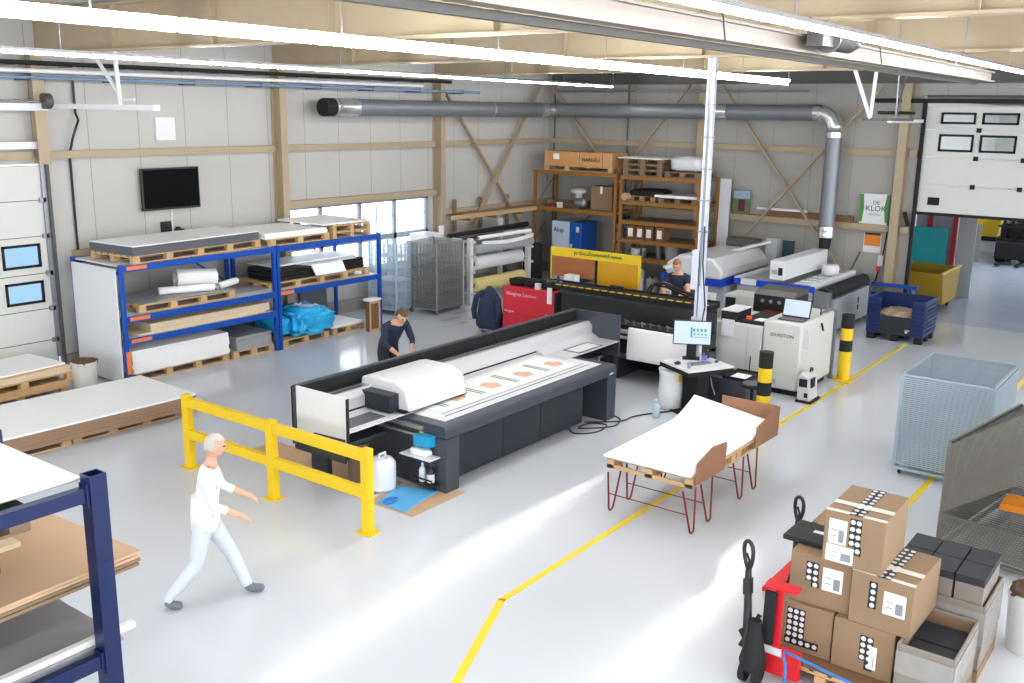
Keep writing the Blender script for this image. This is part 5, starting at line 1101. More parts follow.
# ================================================================== yellow barrier
t = thing('safety_barrier', 'bright yellow steel safety barrier with three posts in front of the printer', 'barrier', (7.48, 9.3, 0))
for y, x in ((7.62, 7.46), (9.28, 7.46), (11.0, 7.46)):
    part(t, 'post', M['yellow'], bx(x-.05, x+.05, y-.06, y+.06, .012, 1.03), .006); part(t, 'base_plate', M['yellow'], bx(x-.1, x+.1, y-.11, y+.11, 0, .014), .003)
    for z in (.95, .5): part(t, 'bolt', M['yellow'], MB().cyl((x-.06, y, z), (x-.05, y, z), .014, n=10))
for z0, z1 in ((.87, 1.0), (.42, .55)):
    part(t, 'rail', M['yellow'], bx(7.42, 7.50, 7.68, 9.22, z0, z1), .006); part(t, 'rail', M['yellow'], bx(7.42, 7.50, 9.34, 10.94, z0, z1), .006)
# under the printer end
t = tag(MB().box(8.18, 8.88, 9.7, 10.95, .001, .006).build('cardboard_sheet', M['brownsheet'], loc=(8.1, 10.2, 0)), 'flat brown cardboard sheet on the floor behind the barrier, farther one', 'cardboard')
t = tag(MB().box(8.12, 8.85, 8.36, 9.68, .001, .006).build('cardboard_sheet', M['brownsheet'], loc=(8.1, 8.9, 0)), 'flat brown cardboard sheet on the floor behind the barrier, nearer one', 'cardboard')
t = tag(MB().box(8.1, 9.1, 7.52, 8.3, .001, .005).build('cardboard_sheet', M['brownsheet'], loc=(8.5, 7.9, 0)), 'flat brown cardboard sheet under the light blue mat', 'cardboard')
t = tag(MB().prism([(8.12, 7.68), (8.9, 7.80), (8.72, 8.32), (8.15, 8.15)], .007, .02).build('floor_mat', M['skyblue'], bev=.004, loc=(8.5, 8, 0.007)), 'light blue mat on the floor at the printer end', 'mat')
blob('blue_glove', 'crumpled blue gloves lying on the light blue mat', 'gloves', (8.25, 8.02, .04), (.09, .06, .02), mat('glove_blue', (40, 120, 190), .5), 14, 3, .3)
t = thing('jerrycan', 'translucent white jerrycan standing at the left end of the printer', 'jerrycan', (8.5, 8.45, 0))
part(t, 'body', M['bin'], MB().lathe((8.52, 8.42, .008), [(.14, 0), (.17, .03), (.175, .32), (.17, .37), (.13, .42), (.05, .44)], 24), smooth=True)
part(t, 'handle', M['bin'], MB().tube([(8.46, 8.42, .42), (8.46, 8.42, .49), (8.57, 8.42, .49), (8.57, 8.42, .42)], .018, 8), smooth=True); part(t, 'cap', M['white'], MB().cyl((8.52, 8.31, .41), (8.52, 8.31, .47), .035))
t = thing('waste_drum', 'dark open container behind the jerrycan with brown rim', 'container', (8.6, 8.9, 0)); part(t, 'body', mat('dusty_brown_plastic', (120, 96, 84), .6, var=.2), MB().lathe((8.55, 8.9, .008), [(.12, 0), (.14, .48), (.155, .5), (.155, .52), (.13, .52)], 22), smooth=True); part(t, 'filling', M['matblack'], MB().cyl((8.55, 8.9, .5), (8.55, 8.9, .522), .13, n=20))

# ================================================================== left floor stacks
pallet('first long pallet under the big white board stack, nearest the picture edge', 5.2, 6.95, 13.1, 14.45, 0, -2, h=.11)
pallet('second long pallet under the big white board stack, right part', 7.0, 8.8, 13.08, 14.45, 0, -2, h=.11)
slab('board_stack', 'large stack of chipboard sheets with white top on the left of the floor', 'board stack', 4.9, 8.95, 12.98, 14.6, .112, .36, M['board'], -2.5, layers=8, lm=M['chip'])
pallet('lower of two stacked pallets left of the white bucket', 6.6, 8.25, 15.5, 16.6, 0, 2)
slab('board_stack', 'thick pine planks between the two stacked pallets', 'board stack', 6.5, 8.25, 15.45, 16.55, .146, .25, M['pine'], 2, layers=2)
pallet('upper of two stacked pallets left of the white bucket', 6.6, 8.35, 15.45, 16.6, .252, 3)
slab('board_stack', 'pale planks under the lilac sheet on the upper pallet', 'board stack', 6.5, 8.3, 15.45, 16.55, .398, .5, M['pinepale'], 3, layers=3)
slab('sheet_stack', 'lilac white sheet in a wooden frame on top of the stacked pallets', 'sheet stack', 6.5, 8.2, 15.45, 16.5, .502, .56, M['paper'], 4, layers=2, lm=M['pine'])
slab('board', 'long low pine board on the floor in front of the stacked pallets', 'board', 6.0, 8.3, 15.0, 15.3, 0, .12, M['pine'], 0)
t = thing('waste_bucket', 'tall white bucket full of brown strips beside the blue rack end panel', 'bucket', (8.53, 15.45, 0)); part(t, 'body', M['offwhite'], MB().lathe((8.53, 15.45, 0), [(.17, 0), (.18, .02), (.205, .5), (.215, .5), (.215, .53), (.19, .53)], 26), smooth=True)
for z in (.4, .45): part(t, 'ring', M['offwhite'], MB().tube([(8.53+.207*math.cos(a), 15.45+.207*math.sin(a), z) for a in [2*PI*i/24 for i in range(24)]], .007, 6, closed=True))
blob('brown_scrap', 'brown paper strips heaped in the white bucket by the blue rack', 'scrap', (8.53, 15.45, .52), (.17, .17, .05), M['soil'], 21, 3, .4, 4)

# ================================================================== rack in the left foreground
t = thing('pallet_rack', 'dark blue pallet rack in the left foreground, seen from above', 'rack', (3.2, 5.9, 0))
post = MB()
for (a, b_, c_, d_) in ((3.17, 3.18, 5.8, 5.92), (3.28, 3.29, 5.8, 5.92), (3.18, 3.28, 5.8, 5.81), (3.18, 3.28, 5.91, 5.92)): post.box(a, b_, c_, d_, 0, 2.42)
part(t, 'upright', M['navy'], post); part(t, 'upright', M['navy'], bx(3.17, 3.29, 7.2, 7.32, 0, 2.42)); part(t, 'upright', M['navy'], bx(.1, .22, 5.8, 5.92, 0, 2.42)); part(t, 'upright', M['navy'], bx(.1, .22, 7.2, 7.32, 0, 2.42))
for z in (2.34, 1.12): 
    part(t, 'front_beam', M['navy'], bx(.22, 3.17, 5.83, 5.90, z-.1, z), .003); part(t, 'rear_beam', M['navy'], bx(.22, 3.17, 7.22, 7.29, z-.1, z), .003); part(t, 'end_connector', M['navy'], bx(3.15, 3.172, 5.815, 5.905, z-.13, z+.03))
part(t, 'side_brace', M['navy'], MB().bar((3.2, 5.92, .3), (3.2, 7.2, .95), .03)); part(t, 'splice', M['navy'], bx(3.168, 3.292, 5.798, 5.922, 1.8, 1.805))
for (x0, x1, y0, y1, z0, z1, m_, lab, n_) in (
    (-.4, 3.4, 5.97, 7.5, 1.05, 1.12, 'greyboard', 'stack of grey topped boards, lowest in the foreground rack', 3),
    (-.4, 3.52, 5.99, 6.05, 1.122, 1.165, 'board', 'white tube lying on the front edge of the lowest boards in the foreground rack', 0)):
    slab('board_stack' if n_ else 'white_profile', lab, 'board stack' if n_ else 'profile', x0, x1, y0, y1, z0, z1, M[m_], 0, layers=n_)
for i, x in enumerate((.6, 1.8, 2.9)): slab('spacer_block', ('pine spacer block between the board stacks of the foreground rack, '+('farthest left', 'middle', 'nearest the blue upright')[i]), 'block', x-.06, x+.06, 7.0, 7.35, 1.122, 1.5, M['oldwood'])
slab('cardboard_stack', 'brown cardboard sheets sticking out past the upright of the foreground rack', 'cardboard', .2, 3.66, 6.08, 7.35, 1.502, 1.578, M['brownsheet'], 2, layers=3, lm=M['oldwood'])
slab('cardboard_sheet', 'topmost brown cardboard sheet with curled corner in the foreground rack', 'cardboard', -.2, 3.68, 6.06, 7.38, 1.58, 1.6, M['brownsheet'], 3)
slab('board', 'narrow pale wooden board lying on the cardboard in the foreground rack', 'board', .6, 3.2, 6.9, 7.25, 1.602, 1.64, M['pinepale'], 0)
for i, x in enumerate((1.5, 2.8)): slab('spacer_block', 'dark spacer block holding up the old brown pallet, '+('farther left one', 'one nearest the blue upright')[i], 'block', x-.06, x+.06, 6.5, 7.1, 1.642, 1.968, M['oldwood'])
pallet('old brown pallet just below the top level of the foreground rack', 1.3, 3.0, 6.3, 7.15, 1.97, 0, wood='oldwood', along='x')
slab('board', 'dark thin board lying over the old brown pallet in the foreground rack', 'board', 1.2, 3.02, 6.25, 7.2, 2.116, 2.13, M['matblack'])
slab('board_stack', 'white boards on the top level of the foreground rack', 'board stack', -.5, 3.2, 5.98, 7.75, 2.345, 2.37, M['board'], 0, layers=2, lm=M['greyboard'])

# ================================================================== cartons on pallet truck
pallet('pallet carrying the taped cartons on the red pallet truck', 7.6, 8.8, 1.82, 2.88, .01, 0)
slab('cardboard_sheet', 'cardboard sheet between the pallet and the taped cartons', 'cardboard', 7.6, 8.75, 1.8, 2.94, .156, .164, M['cartond'])
def taped(label, x0, x1, y0, y1, z0, z1, tapes, rot=0, top=False, labels=()):
    cx, cy = (x0+x1)/2, (y0+y1)/2; L, W = (x1-x0)/2, (y1-y0)/2; H = z1-z0
    t = thing('carton', label, 'carton', (0, 0, 0), None)
    part(t, 'body', M['carton'], bx(-L, L, -W, W, 0, H), .006)
    part(t, 'flap_seam', M['cartond'], bx(-L+.01, L-.01, -.002, .002, H, H+.0015))
    for (yy, za, zb, w_) in tapes:
        part(t, 'printed_tape', M['tapeblack'], bx(-L-.002, -L, yy-w_/2, yy+w_/2, za, zb))
        r_ = .021; ny_ = max(1, round(w_/.055)); nz_ = max(1, round((zb-za)/.06))
        for i in range(ny_):
            for j in range(nz_):
                c_ = Vector((-L-.003, yy-w_/2+(i+.5)*w_/ny_, za+(j+.5)*(zb-za)/nz_)); part(t, 'printed_circle', M['white'], MB().cyl(c_, c_+Vector((-.001, 0, 0)), r_, n=16).cyl(c_+Vector((-.001, 0, 0)), c_+Vector((-.0016, 0, 0)), r_*.55, n=12, mi=0))
    if top:
        part(t, 'printed_tape', M['tapeblack'], bx(-L, L, -.055, .055, H+.002, H+.003))
        for i in range(9):
            for yy in (-.03, .03): c_ = Vector((-L+.04+i*(2*L-.08)/8, yy, H+.0032)); part(t, 'printed_circle', M['white'], MB().cyl(c_, c_+Vector((0, 0, .001)), .022, n=14))
        part(t, 'clear_tape', M['cleartape'], bx(-.16, -.08, -W, W, H+.0045, H+.0055)); part(t, 'clear_tape', M['cleartape'], bx(-L, -L+.05, -W, W, H+.002, H+.003))
    for (ya, yb, za, zb) in labels:
        part(t, 'shipping_label', M['paper'], bx(-L-.0025, -L-.0005, ya, yb, za, zb))
        part(t, 'label_print', M['galv'], MB().box(-L-.0032, -L-.0026, ya+.02, ya+(yb-ya)*.45, za+.02, za+(zb-za)*.6).box(-L-.0032, -L-.0026, ya+(yb-ya)*.55, yb-.02, za+(zb-za)*.55, za+(zb-za)*.6).box(-L-.0032, -L-.0026, ya+(yb-ya)*.55, yb-.02, za+(zb-za)*.3, za+(zb-za)*.35))
    move(t, (cx, cy, z0), R(rot)); return t
taped('taped brown carton at the bottom left of the stack on the pallet truck', 7.80, 8.55, 2.36, 2.88, .166, .615, [(.06, .12, .40, .16), (0.0, .05, .12, .30)], 2)
taped('taped brown carton at the bottom right of the stack on the pallet truck', 7.78, 8.52, 1.82, 2.33, .166, .615, [(-.03, .13, .36, .11), (-.06, .05, .13, .07)], 0, labels=((-.12, -.06, .07, .28),))
taped('taped brown carton at the middle left, under the black flat case', 7.85, 8.60, 2.26, 2.79, .617, 1.08, [(.07, .22, .40, .11), (.04, .17, .22, .07)], 3, labels=((-.19, -.02, .17, .38),))
taped('taped brown carton at the middle right of the stack, with torn label', 7.78, 8.50, 1.70, 2.21, .617, 1.08, [(.07, .17, .41, .07)], -2, True, labels=((-.2, -.02, .16, .36),))
taped('topmost taped brown carton of the stack, with two white labels', 7.80, 8.5, 2.0, 2.50, 1.083, 1.55, [(-.01, .19, .44, .1), (-.04, .12, .2, .06)], 1, True, labels=((.06, .21, .18, .40), (-.03+.02, .22, .02, .17)))
taped('plain taped carton behind the stack, holding up the black flat case', 8.63, 9.2, 2.3, 2.88, .166, 1.05, [], 0)
t = thing('black_case', 'flat black case with white sticker lying on the middle left carton', 'case', (8.2, 2.65, 1.1)); part(t, 'body', M['black'], MB().box(8.0, 8.42, 2.52, 2.92, 1.084, 1.13), .006); part(t, 'sticker', M['paper'], bx(8.2, 8.26, 2.6, 2.72, 1.1305, 1.1315))
t.location.x += 0
# pallet truck 1
def handle(t, p0, p1, m, s=1):
    p0 = Vector(p0); p1 = Vector(p1); d = (p1-p0).normalized()
    part(t, 'tiller', m, MB().tube([p0, p0.lerp(p1, .4), p0.lerp(p1, .72)], [.045, .034, .028], 10), smooth=True)
    e = p0.lerp(p1, .72); side = Vector((-.35, -.94, 0)).normalized()
    pts = []
    for i in range(17):
        a = 2*PI*i/16; pts.append(e+d*(.125-.125*math.cos(a))+side*(.05*math.sin(a)*(1-.35*math.cos(a))))
    part(t, 'loop_handle', m, MB().tube(pts[:-1], .018, 8, closed=True), smooth=True); part(t, 'lever', M['matblack'], MB().tube([e+d*.02, e+d*.08+side*.01, e+d*.14-side*.02], .01, 6))
    part(t, 'grip_box', m, MB().bar(p0.lerp(p1, .5), p0.lerp(p1, .64), .06, .08))
t = thing('pallet_truck', 'red pallet truck with black tiller under the taped cartons', 'pallet truck', (7.4, 2.85, 0))
handle(t, (7.36, 2.92, .3), (7.42, 3.0, 1.27), M['black'])
part(t, 'pump_housing', M['matblack'], MB().lathe((7.36, 2.86, .12), [(.1, 0), (.12, .08), (.09, .2), (.06, .36), (.05, .46)], 18), smooth=True)
part(t, 'linkage', M['matblack'], MB().bar((7.36, 2.98, .3), (7.38, 2.84, .62), .04)); part(t, 'linkage', M['matblack'], MB().bar((7.34, 2.8, .2), (7.36, 2.98, .46), .05))
for dy in (-.06, .06): part(t, 'steering_wheel', M['rubber'], MB().cyl((7.34, 2.86+dy-.025, .1), (7.34, 2.86+dy+.025, .1), .1, n=20))
part(t, 'mast_plate', M['matblack'], MB().bar((7.44, 2.78, .35), (7.46, 2.78, .83), .10, .03, up=(1, 0, 0)))
part(t, 'red_frame', M['redpaint'], MB().box(7.50, 7.53, 2.69, 2.75, .2, .86).box(7.46, 7.56, 2.56, 2.84, .86, .9).box(7.49, 7.54, 2.5, 2.85, .05, .32), .004); part(t, 'white_plate', M['white'], bx(7.484, 7.489, 2.66, 2.82, .24, .31))
for y in (2.08, 2.62): part(t, 'fork', M['redpaint'], bx(7.54, 8.7, y-.08, y+.08, .04, .085), .004)
for y in (2.08, 2.62): part(t, 'fork_roller', M['rubber'], MB().cyl((8.6, y-.05, .04), (8.6, y+.05, .04), .04))
t = thing('blue_tube_frame', 'light blue bent tube frame in front of the carton pallet', 'tube frame', (7.3, 2.5, 0)); part(t, 'tube', mat('mid_blue_tube', (40, 110, 180), .35), MB().tube([(7.36, 2.57, .0), (7.36, 2.57, .26), (7.38, 2.6, .31), (7.45, 2.62, .33), (7.42, 2.5, .33), (7.40, 2.2, .30), (7.38, 1.9, .28), (7.36, 1.86, .2), (7.36, 1.86, 0)], .014, 8), smooth=True)
t = thing('pallet_truck', 'second pallet truck behind the cartons, only its black loop handle showing', 'pallet truck', (8.9, 3.1, 0))
handle(t, (8.78, 3.06, .3), (8.7, 3.04, 1.24), M['black']); part(t, 'pump_housing', M['matblack'], MB().lathe((8.8, 3.05, .15), [(.08, 0), (.09, .1), (.05, .3)], 16)); part(t, 'steering_wheel', M['rubber'], MB().cyl((8.8, 3.0, .1), (8.8, 3.1, .1), .1))
for y in (3.0, 3.35): part(t, 'fork', M['redpaint'], bx(8.9, 9.9, y-.07, y+.07, .04, .085))
# open crates with black stacks
def crate(label, x0, x1, y0, y1, H, m, rot=0):
    cx, cy = (x0+x1)/2, (y0+y1)/2; L, W = (x1-x0)/2, (y1-y0)/2
    t = thing('crate', label, 'crate', (0, 0, 0), None); e = .02
    for a in ((-L, L, -W, -W+e), (-L, L, W-e, W), (-L, -L+e, -W+e, W-e), (L-e, L, -W+e, W-e)): part(t, 'side_wall', m, bx(*a, .12, H), .006)
    part(t, 'floor_sheet', M['cartond'], bx(-L, L, -W, W, .1, .12)); part(t, 'inner_lining', M['carton'], MB().box(L-e-.006, L-e-.001, -W+e, W-e, .12, H-.02).box(-L+e, L-e, W-e-.006, W-e-.001, .12, H-.02))
    part(t, 'base', M['oldwood'], MB().box(-L, L, -W, -W+.1, 0, .1).box(-L, L, -.05, .05, 0, .1).box(-L, L, W-.1, W, 0, .1)); part(t, 'wrap', M['clearwrap'], MB().box(-L-.004, L+.004, -W-.006, -W-.002, .3, H-.05).box(-L-.006, -L-.002, -W, W, .35, H-.06))
    move(t, (cx, cy, 0), R(rot)); return t
crate('open greyish cardboard crate holding dark stacks, nearest the picture bottom', 7.68, 8.48, 1.33, 1.78, .61, M['greycarton'])
crate('wrapped cardboard crate full of black topped paper packs beside the white bucket', 8.53, 9.28, 1.30, 2.12, .72, M['greycarton'])
def pack(label, x0, x1, y0, y1, z0, z1, m=None):
    t = thing('paper_pack', label, 'paper pack', ((x0+x1)/2, (y0+y1)/2, z0), 'black topped packs in the crates')
    part(t, 'block', m or M['cartond' if m else 'greycarton'], bx(x0, x1, y0, y1, z0, z1-.07), .003)
    b = MB()
    for i in range(6): b.box(x0-random.uniform(0, .008), x1, y0-.003, y1+.003, z1-.07+i*.0117, z1-.07+(i+1)*.0117-.001)
    part(t, 'black_sheets', M['slate'], b)
lab = {(0, 0): 'black topped paper pack at the near right corner of the wrapped crate', (0, 1): 'black topped paper pack second from the right in the near row of the crate', (0, 2): 'black topped paper pack in the near row, half behind the cartons', (1, 0): 'black topped paper pack at the far right corner of the wrapped crate', (1, 1): 'black topped paper pack in the far row, middle of the wrapped crate', (1, 2): 'black topped paper pack in the far row, leftmost in the wrapped crate'}
for i in range(2):
    for j in range(3): pack(lab[(i, j)], 8.56+i*.34, 8.88+i*.34, 1.34+j*.25, 1.57+j*.25, .121, .95)
for i, (a, b_) in enumerate(((7.72, 8.05), (8.08, 8.42))): pack('dark pack lying low in the nearest open crate, '+('near one', 'far one')[i], a, b_, 1.37, 1.74, .121, .5, M['slate'])
t = thing('waste_bucket', 'white bucket with brown scrap at the right picture edge beside the wrapped crate', 'bucket', (9.42, 1.07, 0)); part(t, 'body', M['offwhite'], MB().lathe((9.42, 1.07, 0), [(.16, 0), (.17, .02), (.195, .54), (.205, .54), (.205, .58), (.18, .58)], 26), smooth=True)
blob('brown_scrap', 'brown wet scrap heaped in the white bucket at the picture edge', 'scrap', (9.42, 1.07, .58), (.165, .165, .05), M['soil'], 31, 3, .4, 4)

# ================================================================== neighbouring hall contents
tag(bx(27.9, 27.95, 6.4, 7.25, 0, 1.85).build('teal_board', M['teal'], loc=(27.92, 6.8, .7)), 'teal board standing behind the yellow tipping skip in the next hall', 'board')
t = thing('board_rack', 'rack with red posts and pale boards in the next hall', 'rack', (29, 6.8, 0))
for y in (6.25, 6.9): part(t, 'post', mat('dark_red_post', (150, 30, 36), .5), bx(28.0, 28.12, y-.05, y+.05, 0, 2.5))
part(t, 'pale_board', M['machinegrey'], bx(28.2, 28.25, 5.75, 6.2, 0, 2.4)); part(t, 'pale_board', mat('lilac_board', (150, 148, 160), .6), bx(28.2, 28.25, 6.3, 7.3, 0, 2.3)); part(t, 'support', M['darksteel'], bx(27.96, 28.0, 6.5, 6.56, 0, 1.0))
tag(bx(35.0, 35.06, 7.36, 7.55, 0, 1.27).build('blue_board', mat('mid_blue_board', (20, 100, 180), .5), loc=(35, 7.45, 0)), 'blue board standing upright in the next hall', 'board')
tag(bx(35.6, 35.66, 7.1, 7.33, 0, 1.25).build('olive_board', mat('olive_board', (140, 144, 130), .6), loc=(35.6, 7.2, 0)), 'olive grey board beyond the blue board in the next hall', 'board')
t = thing('yellow_container', 'yellow waste container on a dark dolly, far in the next hall', 'container', (38.7, 7.0, 0)); part(t, 'body', M['yellow'], MB().prism([(7.14, .57), (7.8, .57), (7.8+.08, 1.22), (7.14-.08, 1.22)], 38.4, 39.2, 'yz'), .02); part(t, 'frame', M['matblack'], bx(38.4, 39.2, 7.14+.02, 7.8-.02, .57-.16, .57)); part(t, 'leg', M['white'], bx(38.5, 39.1, 7.14+.05, 7.8-.05, 0, .57-.16))
ys = mat('dimmed_yellow_skip', (150, 122, 18), .5, var=.12, scale=3)  # yellow paint darkened to stand for the dim light around the skip
t = thing('tipping_skip', 'yellow tipping skip on casters just inside the next hall', 'skip', (26.2, 6.2, 0))
part(t, 'side_plate', ys, MB().prism([(25.6, .2), (26.9, .2), (27.1, 1.0), (25.3, 1.0)], 5.8, 5.84, 'xz')); part(t, 'side_plate', ys, MB().prism([(25.6, .2), (26.9, .2), (27.1, 1.0), (25.3, 1.0)], 6.95, 6.99, 'xz'))
part(t, 'front_plate', ys, MB().prism([(25.6, .2), (25.64, .2), (25.34, 1.0), (25.3, 1.0)], 5.84, 6.95, 'xz')); part(t, 'back_plate', ys, MB().prism([(26.86, .2), (26.9, .2), (27.1, 1.0), (27.06, 1.0)], 5.84, 6.95, 'xz')); part(t, 'bottom_plate', ys, bx(25.6, 26.9, 5.84, 6.95, .2, .24)); part(t, 'lip', mat('pale_ochre', (220, 200, 120), .5), bx(25.28, 27.12, 5.77, 5.83, 1.0, 1.03))
for x in (25.75, 26.75):
    for y in (5.95, 6.85): part(t, 'caster', M['rubber'], MB().cyl((x, y-.03, .08), (x, y+.03, .08), .08).box(x-.03, x+.03, y-.04, y+.04, .1, .2))
# forklift
t = thing('forklift', 'black forklift truck standing in the next hall with forks towards us', 'forklift', (36.5, 5.3, 0))
part(t, 'body', M['black'], MB().box(36.2, 38.2, 4.75, 5.95, .25, 1.3), .08); part(t, 'counterweight', M['black'], bx(38.0, 38.6, 4.75, 5.95, .3, 1.35), .1)
for y in (4.95, 5.2, 5.55, 5.8): part(t, 'mast_rail', M['matblack'], bx(35.95, 36.1, y-.04, y+.04, .1, 2.6))
part(t, 'carriage', M['matblack'], MB().box(35.85, 35.95, 4.8, 5.95, .35, .42).box(35.85, 35.95, 4.8, 5.95, .75, .82).box(35.85, 35.95, 4.8, 4.86, .35, .82).box(35.85, 35.95, 5.89, 5.95, .35, .82))
for y in (5.1, 5.7): part(t, 'fork', M['matblack'], MB().box(34.8, 35.85, y-.06, y+.06, .06, .11).box(35.8, 35.86, y-.06, y+.06, .06, .8))
part(t, 'backrest', M['matblack'], MB().box(35.88, 35.92, 4.8, 5.95, 1.2, 1.26).box(35.88, 35.92, 5.0, 5.04, .82, 1.2).box(35.88, 35.92, 5.35, 5.39, .82, 1.2).box(35.88, 35.92, 5.7, 5.74, .82, 1.2))
for x in (36.5, 38.0):
    for y in (4.75, 5.95): part(t, 'wheel', M['rubber'], MB().cyl((x, y-.1, .3), (x, y+.1, .3), .3, n=24))
for x in (36.4, 37.8):
    for y in (4.85, 5.85): part(t, 'guard_post', M['matblack'], MB().bar((x, y, 1.3), (x, y, 2.2), .06))
part(t, 'overhead_guard', M['matblack'], bx(36.3, 37.9, 4.8, 5.9, 2.2, 2.26)); part(t, 'seat', M['darksteel'], MB().box(37.2, 37.7, 5.1, 5.6, 1.3, 1.4).box(37.65, 37.75, 5.1, 5.6, 1.4, 1.85), .03); part(t, 'load_box', M['matblack'], bx(35.4, 35.8, 4.85, 5.9, .2, .75), .02)
t.location.y += 0
for ch in list(t.children): pass
t.location = Vector(t.location)+Vector((0, .7, 0))
# unseen lamps added to brighten the next hall
for X in (31, 36): tag(bx(X, X+4, 4.0, 4.25, 5.14, 5.19).build('hall_fill_lamp', M['lamp'], loc=(X+1.5, 3, 5)), 'added unseen lamp brightening the next hall, '+{31: 'nearer one', 36: 'farther one'}[X], 'lamp')

# ================================================================== people
def person(name, label, loc, rotz, J, mats, hair, sc_=1.0, hairlen=.0):
    """J: joint dict in metres, +x forward, +y left, z up. One continuous skinned body."""
    t = thing(name, label, 'person', (0, 0, 0))
    V = []; E_ = []; RR = []; reg = []
    def v(p, r, g): V.append(Vector(p)); RR.append(r); reg.append(g); return len(V)-1
    def chain(start, pts):
        a = start
        for p, r, g in pts:
            i = v(p, r, g); E_.append((a, i)); a = i
        return a
    J = {k: Vector(q) for k, q in J.items()}
    pel = v(J['pelvis'], .15, 'trouser')
    mid = (J['pelvis']+J['chest'])/2
    ch = chain(pel, [(mid, .14, 'shirt'), (J['chest'], .16, 'shirt')]); 
    nk = chain(ch, [(J['chest'].lerp(J['neck'], .8), .1, 'shirt'), (J['neck']+(J['head']-J['neck'])*.1, .055, 'skin'), (J['neck'].lerp(J['head'], .45), .055, 'skin')])
    for s_ in ('l', 'r'):
        sh, el, wr = J['sho_'+s_], J['elb_'+s_], J['wri_'+s_]
        d = (wr-el).normalized()
        gfore = 'sleeve' if mats.get('long', True) else 'skin'
        a = chain(ch, [(sh, .08, 'shirt'), (sh.lerp(el, .5), .064, 'shirt'), (el, .047, 'shirt' if mats.get('long', True) else 'skin'), (el.lerp(wr, .5), .042, gfore), (wr, .029, 'skin')])
        pal = wr+d*.05; pa = chain(a, [(wr+d*.03, .03, 'skin'), (pal, .034, 'skin')])
        side = d.cross(Vector((0, 0, 1))); side = side.normalized() if side.length > .1 else Vector((0, 1, 0)); dn = d.cross(side).normalized()
        if dn.z > 0: dn = -dn
        lens = (.06, .07, .075, .062)
        for k in range(4):
            o = side*(-.027+.018*k); L = lens[k]
            chain(pa, [(pal+d*.03+o, .0105, 'skin'), (pal+d*(.03+L*.5)+o+dn*.006, .009, 'skin'), (pal+d*(.03+L*.8)+o+dn*.022, .008, 'skin'), (pal+d*(.03+L*.9)+o+dn*.038, .007, 'skin')])
        sg = 1 if s_ == 'l' else -1
        chain(pa-0, [(wr+d*.05+side*.04*(-sg), .011, 'skin'), (wr+d*.085+side*.052*(-sg)+dn*.012, .009, 'skin')])
        hp, kn, an = J['hip_'+s_], J['kne_'+s_], J['ank_'+s_]
        toe = J['toe_'+s_]
        chain(pel, [(hp, .105, 'trouser'), (hp.lerp(kn, .5), .094, 'trouser'), (kn, .076, 'trouser'), (kn.lerp(an, .45), .07, 'trouser'), (an, .06, 'trouser'), (an+(toe-an)*.25+Vector((0, 0, -.035)), .05, 'shoe'), (an+(toe-an)*.7+Vector((0, 0, -.012)), .045, 'shoe'), (toe, .034, 'shoe')])
    me = bpy.data.meshes.new('skeleton'); me.from_pydata(V, E_, []); me.update()
    o = bpy.data.objects.new('skeleton', me); C.objects.link(o)
    sk = o.modifiers.new('skin', 'SKIN'); sk.use_smooth_shade = True; sk.branch_smoothing = .3
    for i, sv in enumerate(me.skin_vertices[0].data): sv.radius = (RR[i], RR[i]); sv.use_root = (i == 0)
    ss = o.modifiers.new('sub', 'SUBSURF'); ss.levels = 2; ss.render_levels = 2
    dg = bpy.context.evaluated_depsgraph_get(); dg.update()
    bm_ = bpy.data.meshes.new_from_object(o.evaluated_get(dg)); bpy.data.objects.remove(o)
    order = ['skin', 'shirt', 'trouser', 'shoe', 'sleeve']; ml = [mats['skin'], mats['shirt'], mats['trouser'], mats['shoe'], mats['shirt']]
    bm_.materials.clear()
    for m_ in ml: bm_.materials.append(m_)
    segs = [(V[a], V[b], reg[b]) for a, b in E_]
    for p in bm_.polygons:
        c_ = p.center; best = 9; g = 'shirt'
        for a, b, r_ in segs:
            ab = b-a; u = max(0, min(1, (c_-a).dot(ab)/max(1e-9, ab.length_squared))); dd = (c_-a-ab*u).length
            if dd < best: best = dd; g = r_
        p.material_index = order.index(g); p.use_smooth = True
    # head: shaped ellipsoid with jaw, nose, ears merged into the body mesh
    hd = bmesh.new(); hd.from_mesh(bm_)
    hb = MB(); hb.bm.free(); hb.bm = bmesh.new(); hb.sphere((0, 0, 0), (.098, .076, .12), 24, 18)
    for q in hb.bm.verts:
        x, y, z = q.co
        if z < 0: q.co.y *= 1-.28*(-z/.12); q.co.x *= 1-.10*(-z/.12)
        if x > 0 and abs(y) < .016 and -.04 < z < .02: q.co.x += .022*(1-abs(y)/.016)*(1-abs(z+.02)/.05 if abs(z+.02) < .05 else 0)
        if x > 0 and .012 < abs(y) < .045 and 0 < z < .03: q.co.x -= .008
        if x > 0 and abs(y) < .03 and -.07 < z < -.05: q.co.x += .004
    for sy in (-1, 1): hb.sphere((-.005, sy*.076, -.005), (.018, .01, .03), 10, 8)
    f = J.get('face', Vector((1, 0, 0))).normalized(); up = (J['head']-J['neck']).normalized(); y_ = up.cross(f).normalized(); up = f.cross(y_)
    HM = Matrix.Translation(J['head']) @ Matrix(((f.x, y_.x, up.x, 0), (f.y, y_.y, up.y, 0), (f.z, y_.z, up.z, 0), (0, 0, 0, 1)))
    for fc in hb.bm.faces: fc.material_index = 0; fc.smooth = True
    tmp = bpy.data.meshes.new('tmp'); hb.bm.transform(HM); hb.bm.to_mesh(tmp); hb.bm.free(); hd.from_mesh(tmp); bpy.data.meshes.remove(tmp)
    hd.to_mesh(bm_); hd.free(); bm_.name = 'body'
    bo = bpy.data.objects.new('body', bm_); C.objects.link(bo); bo.parent = t
    h = MB(); h.sphere((0, 0, 0), (.106, .085, .125), 24, 18)
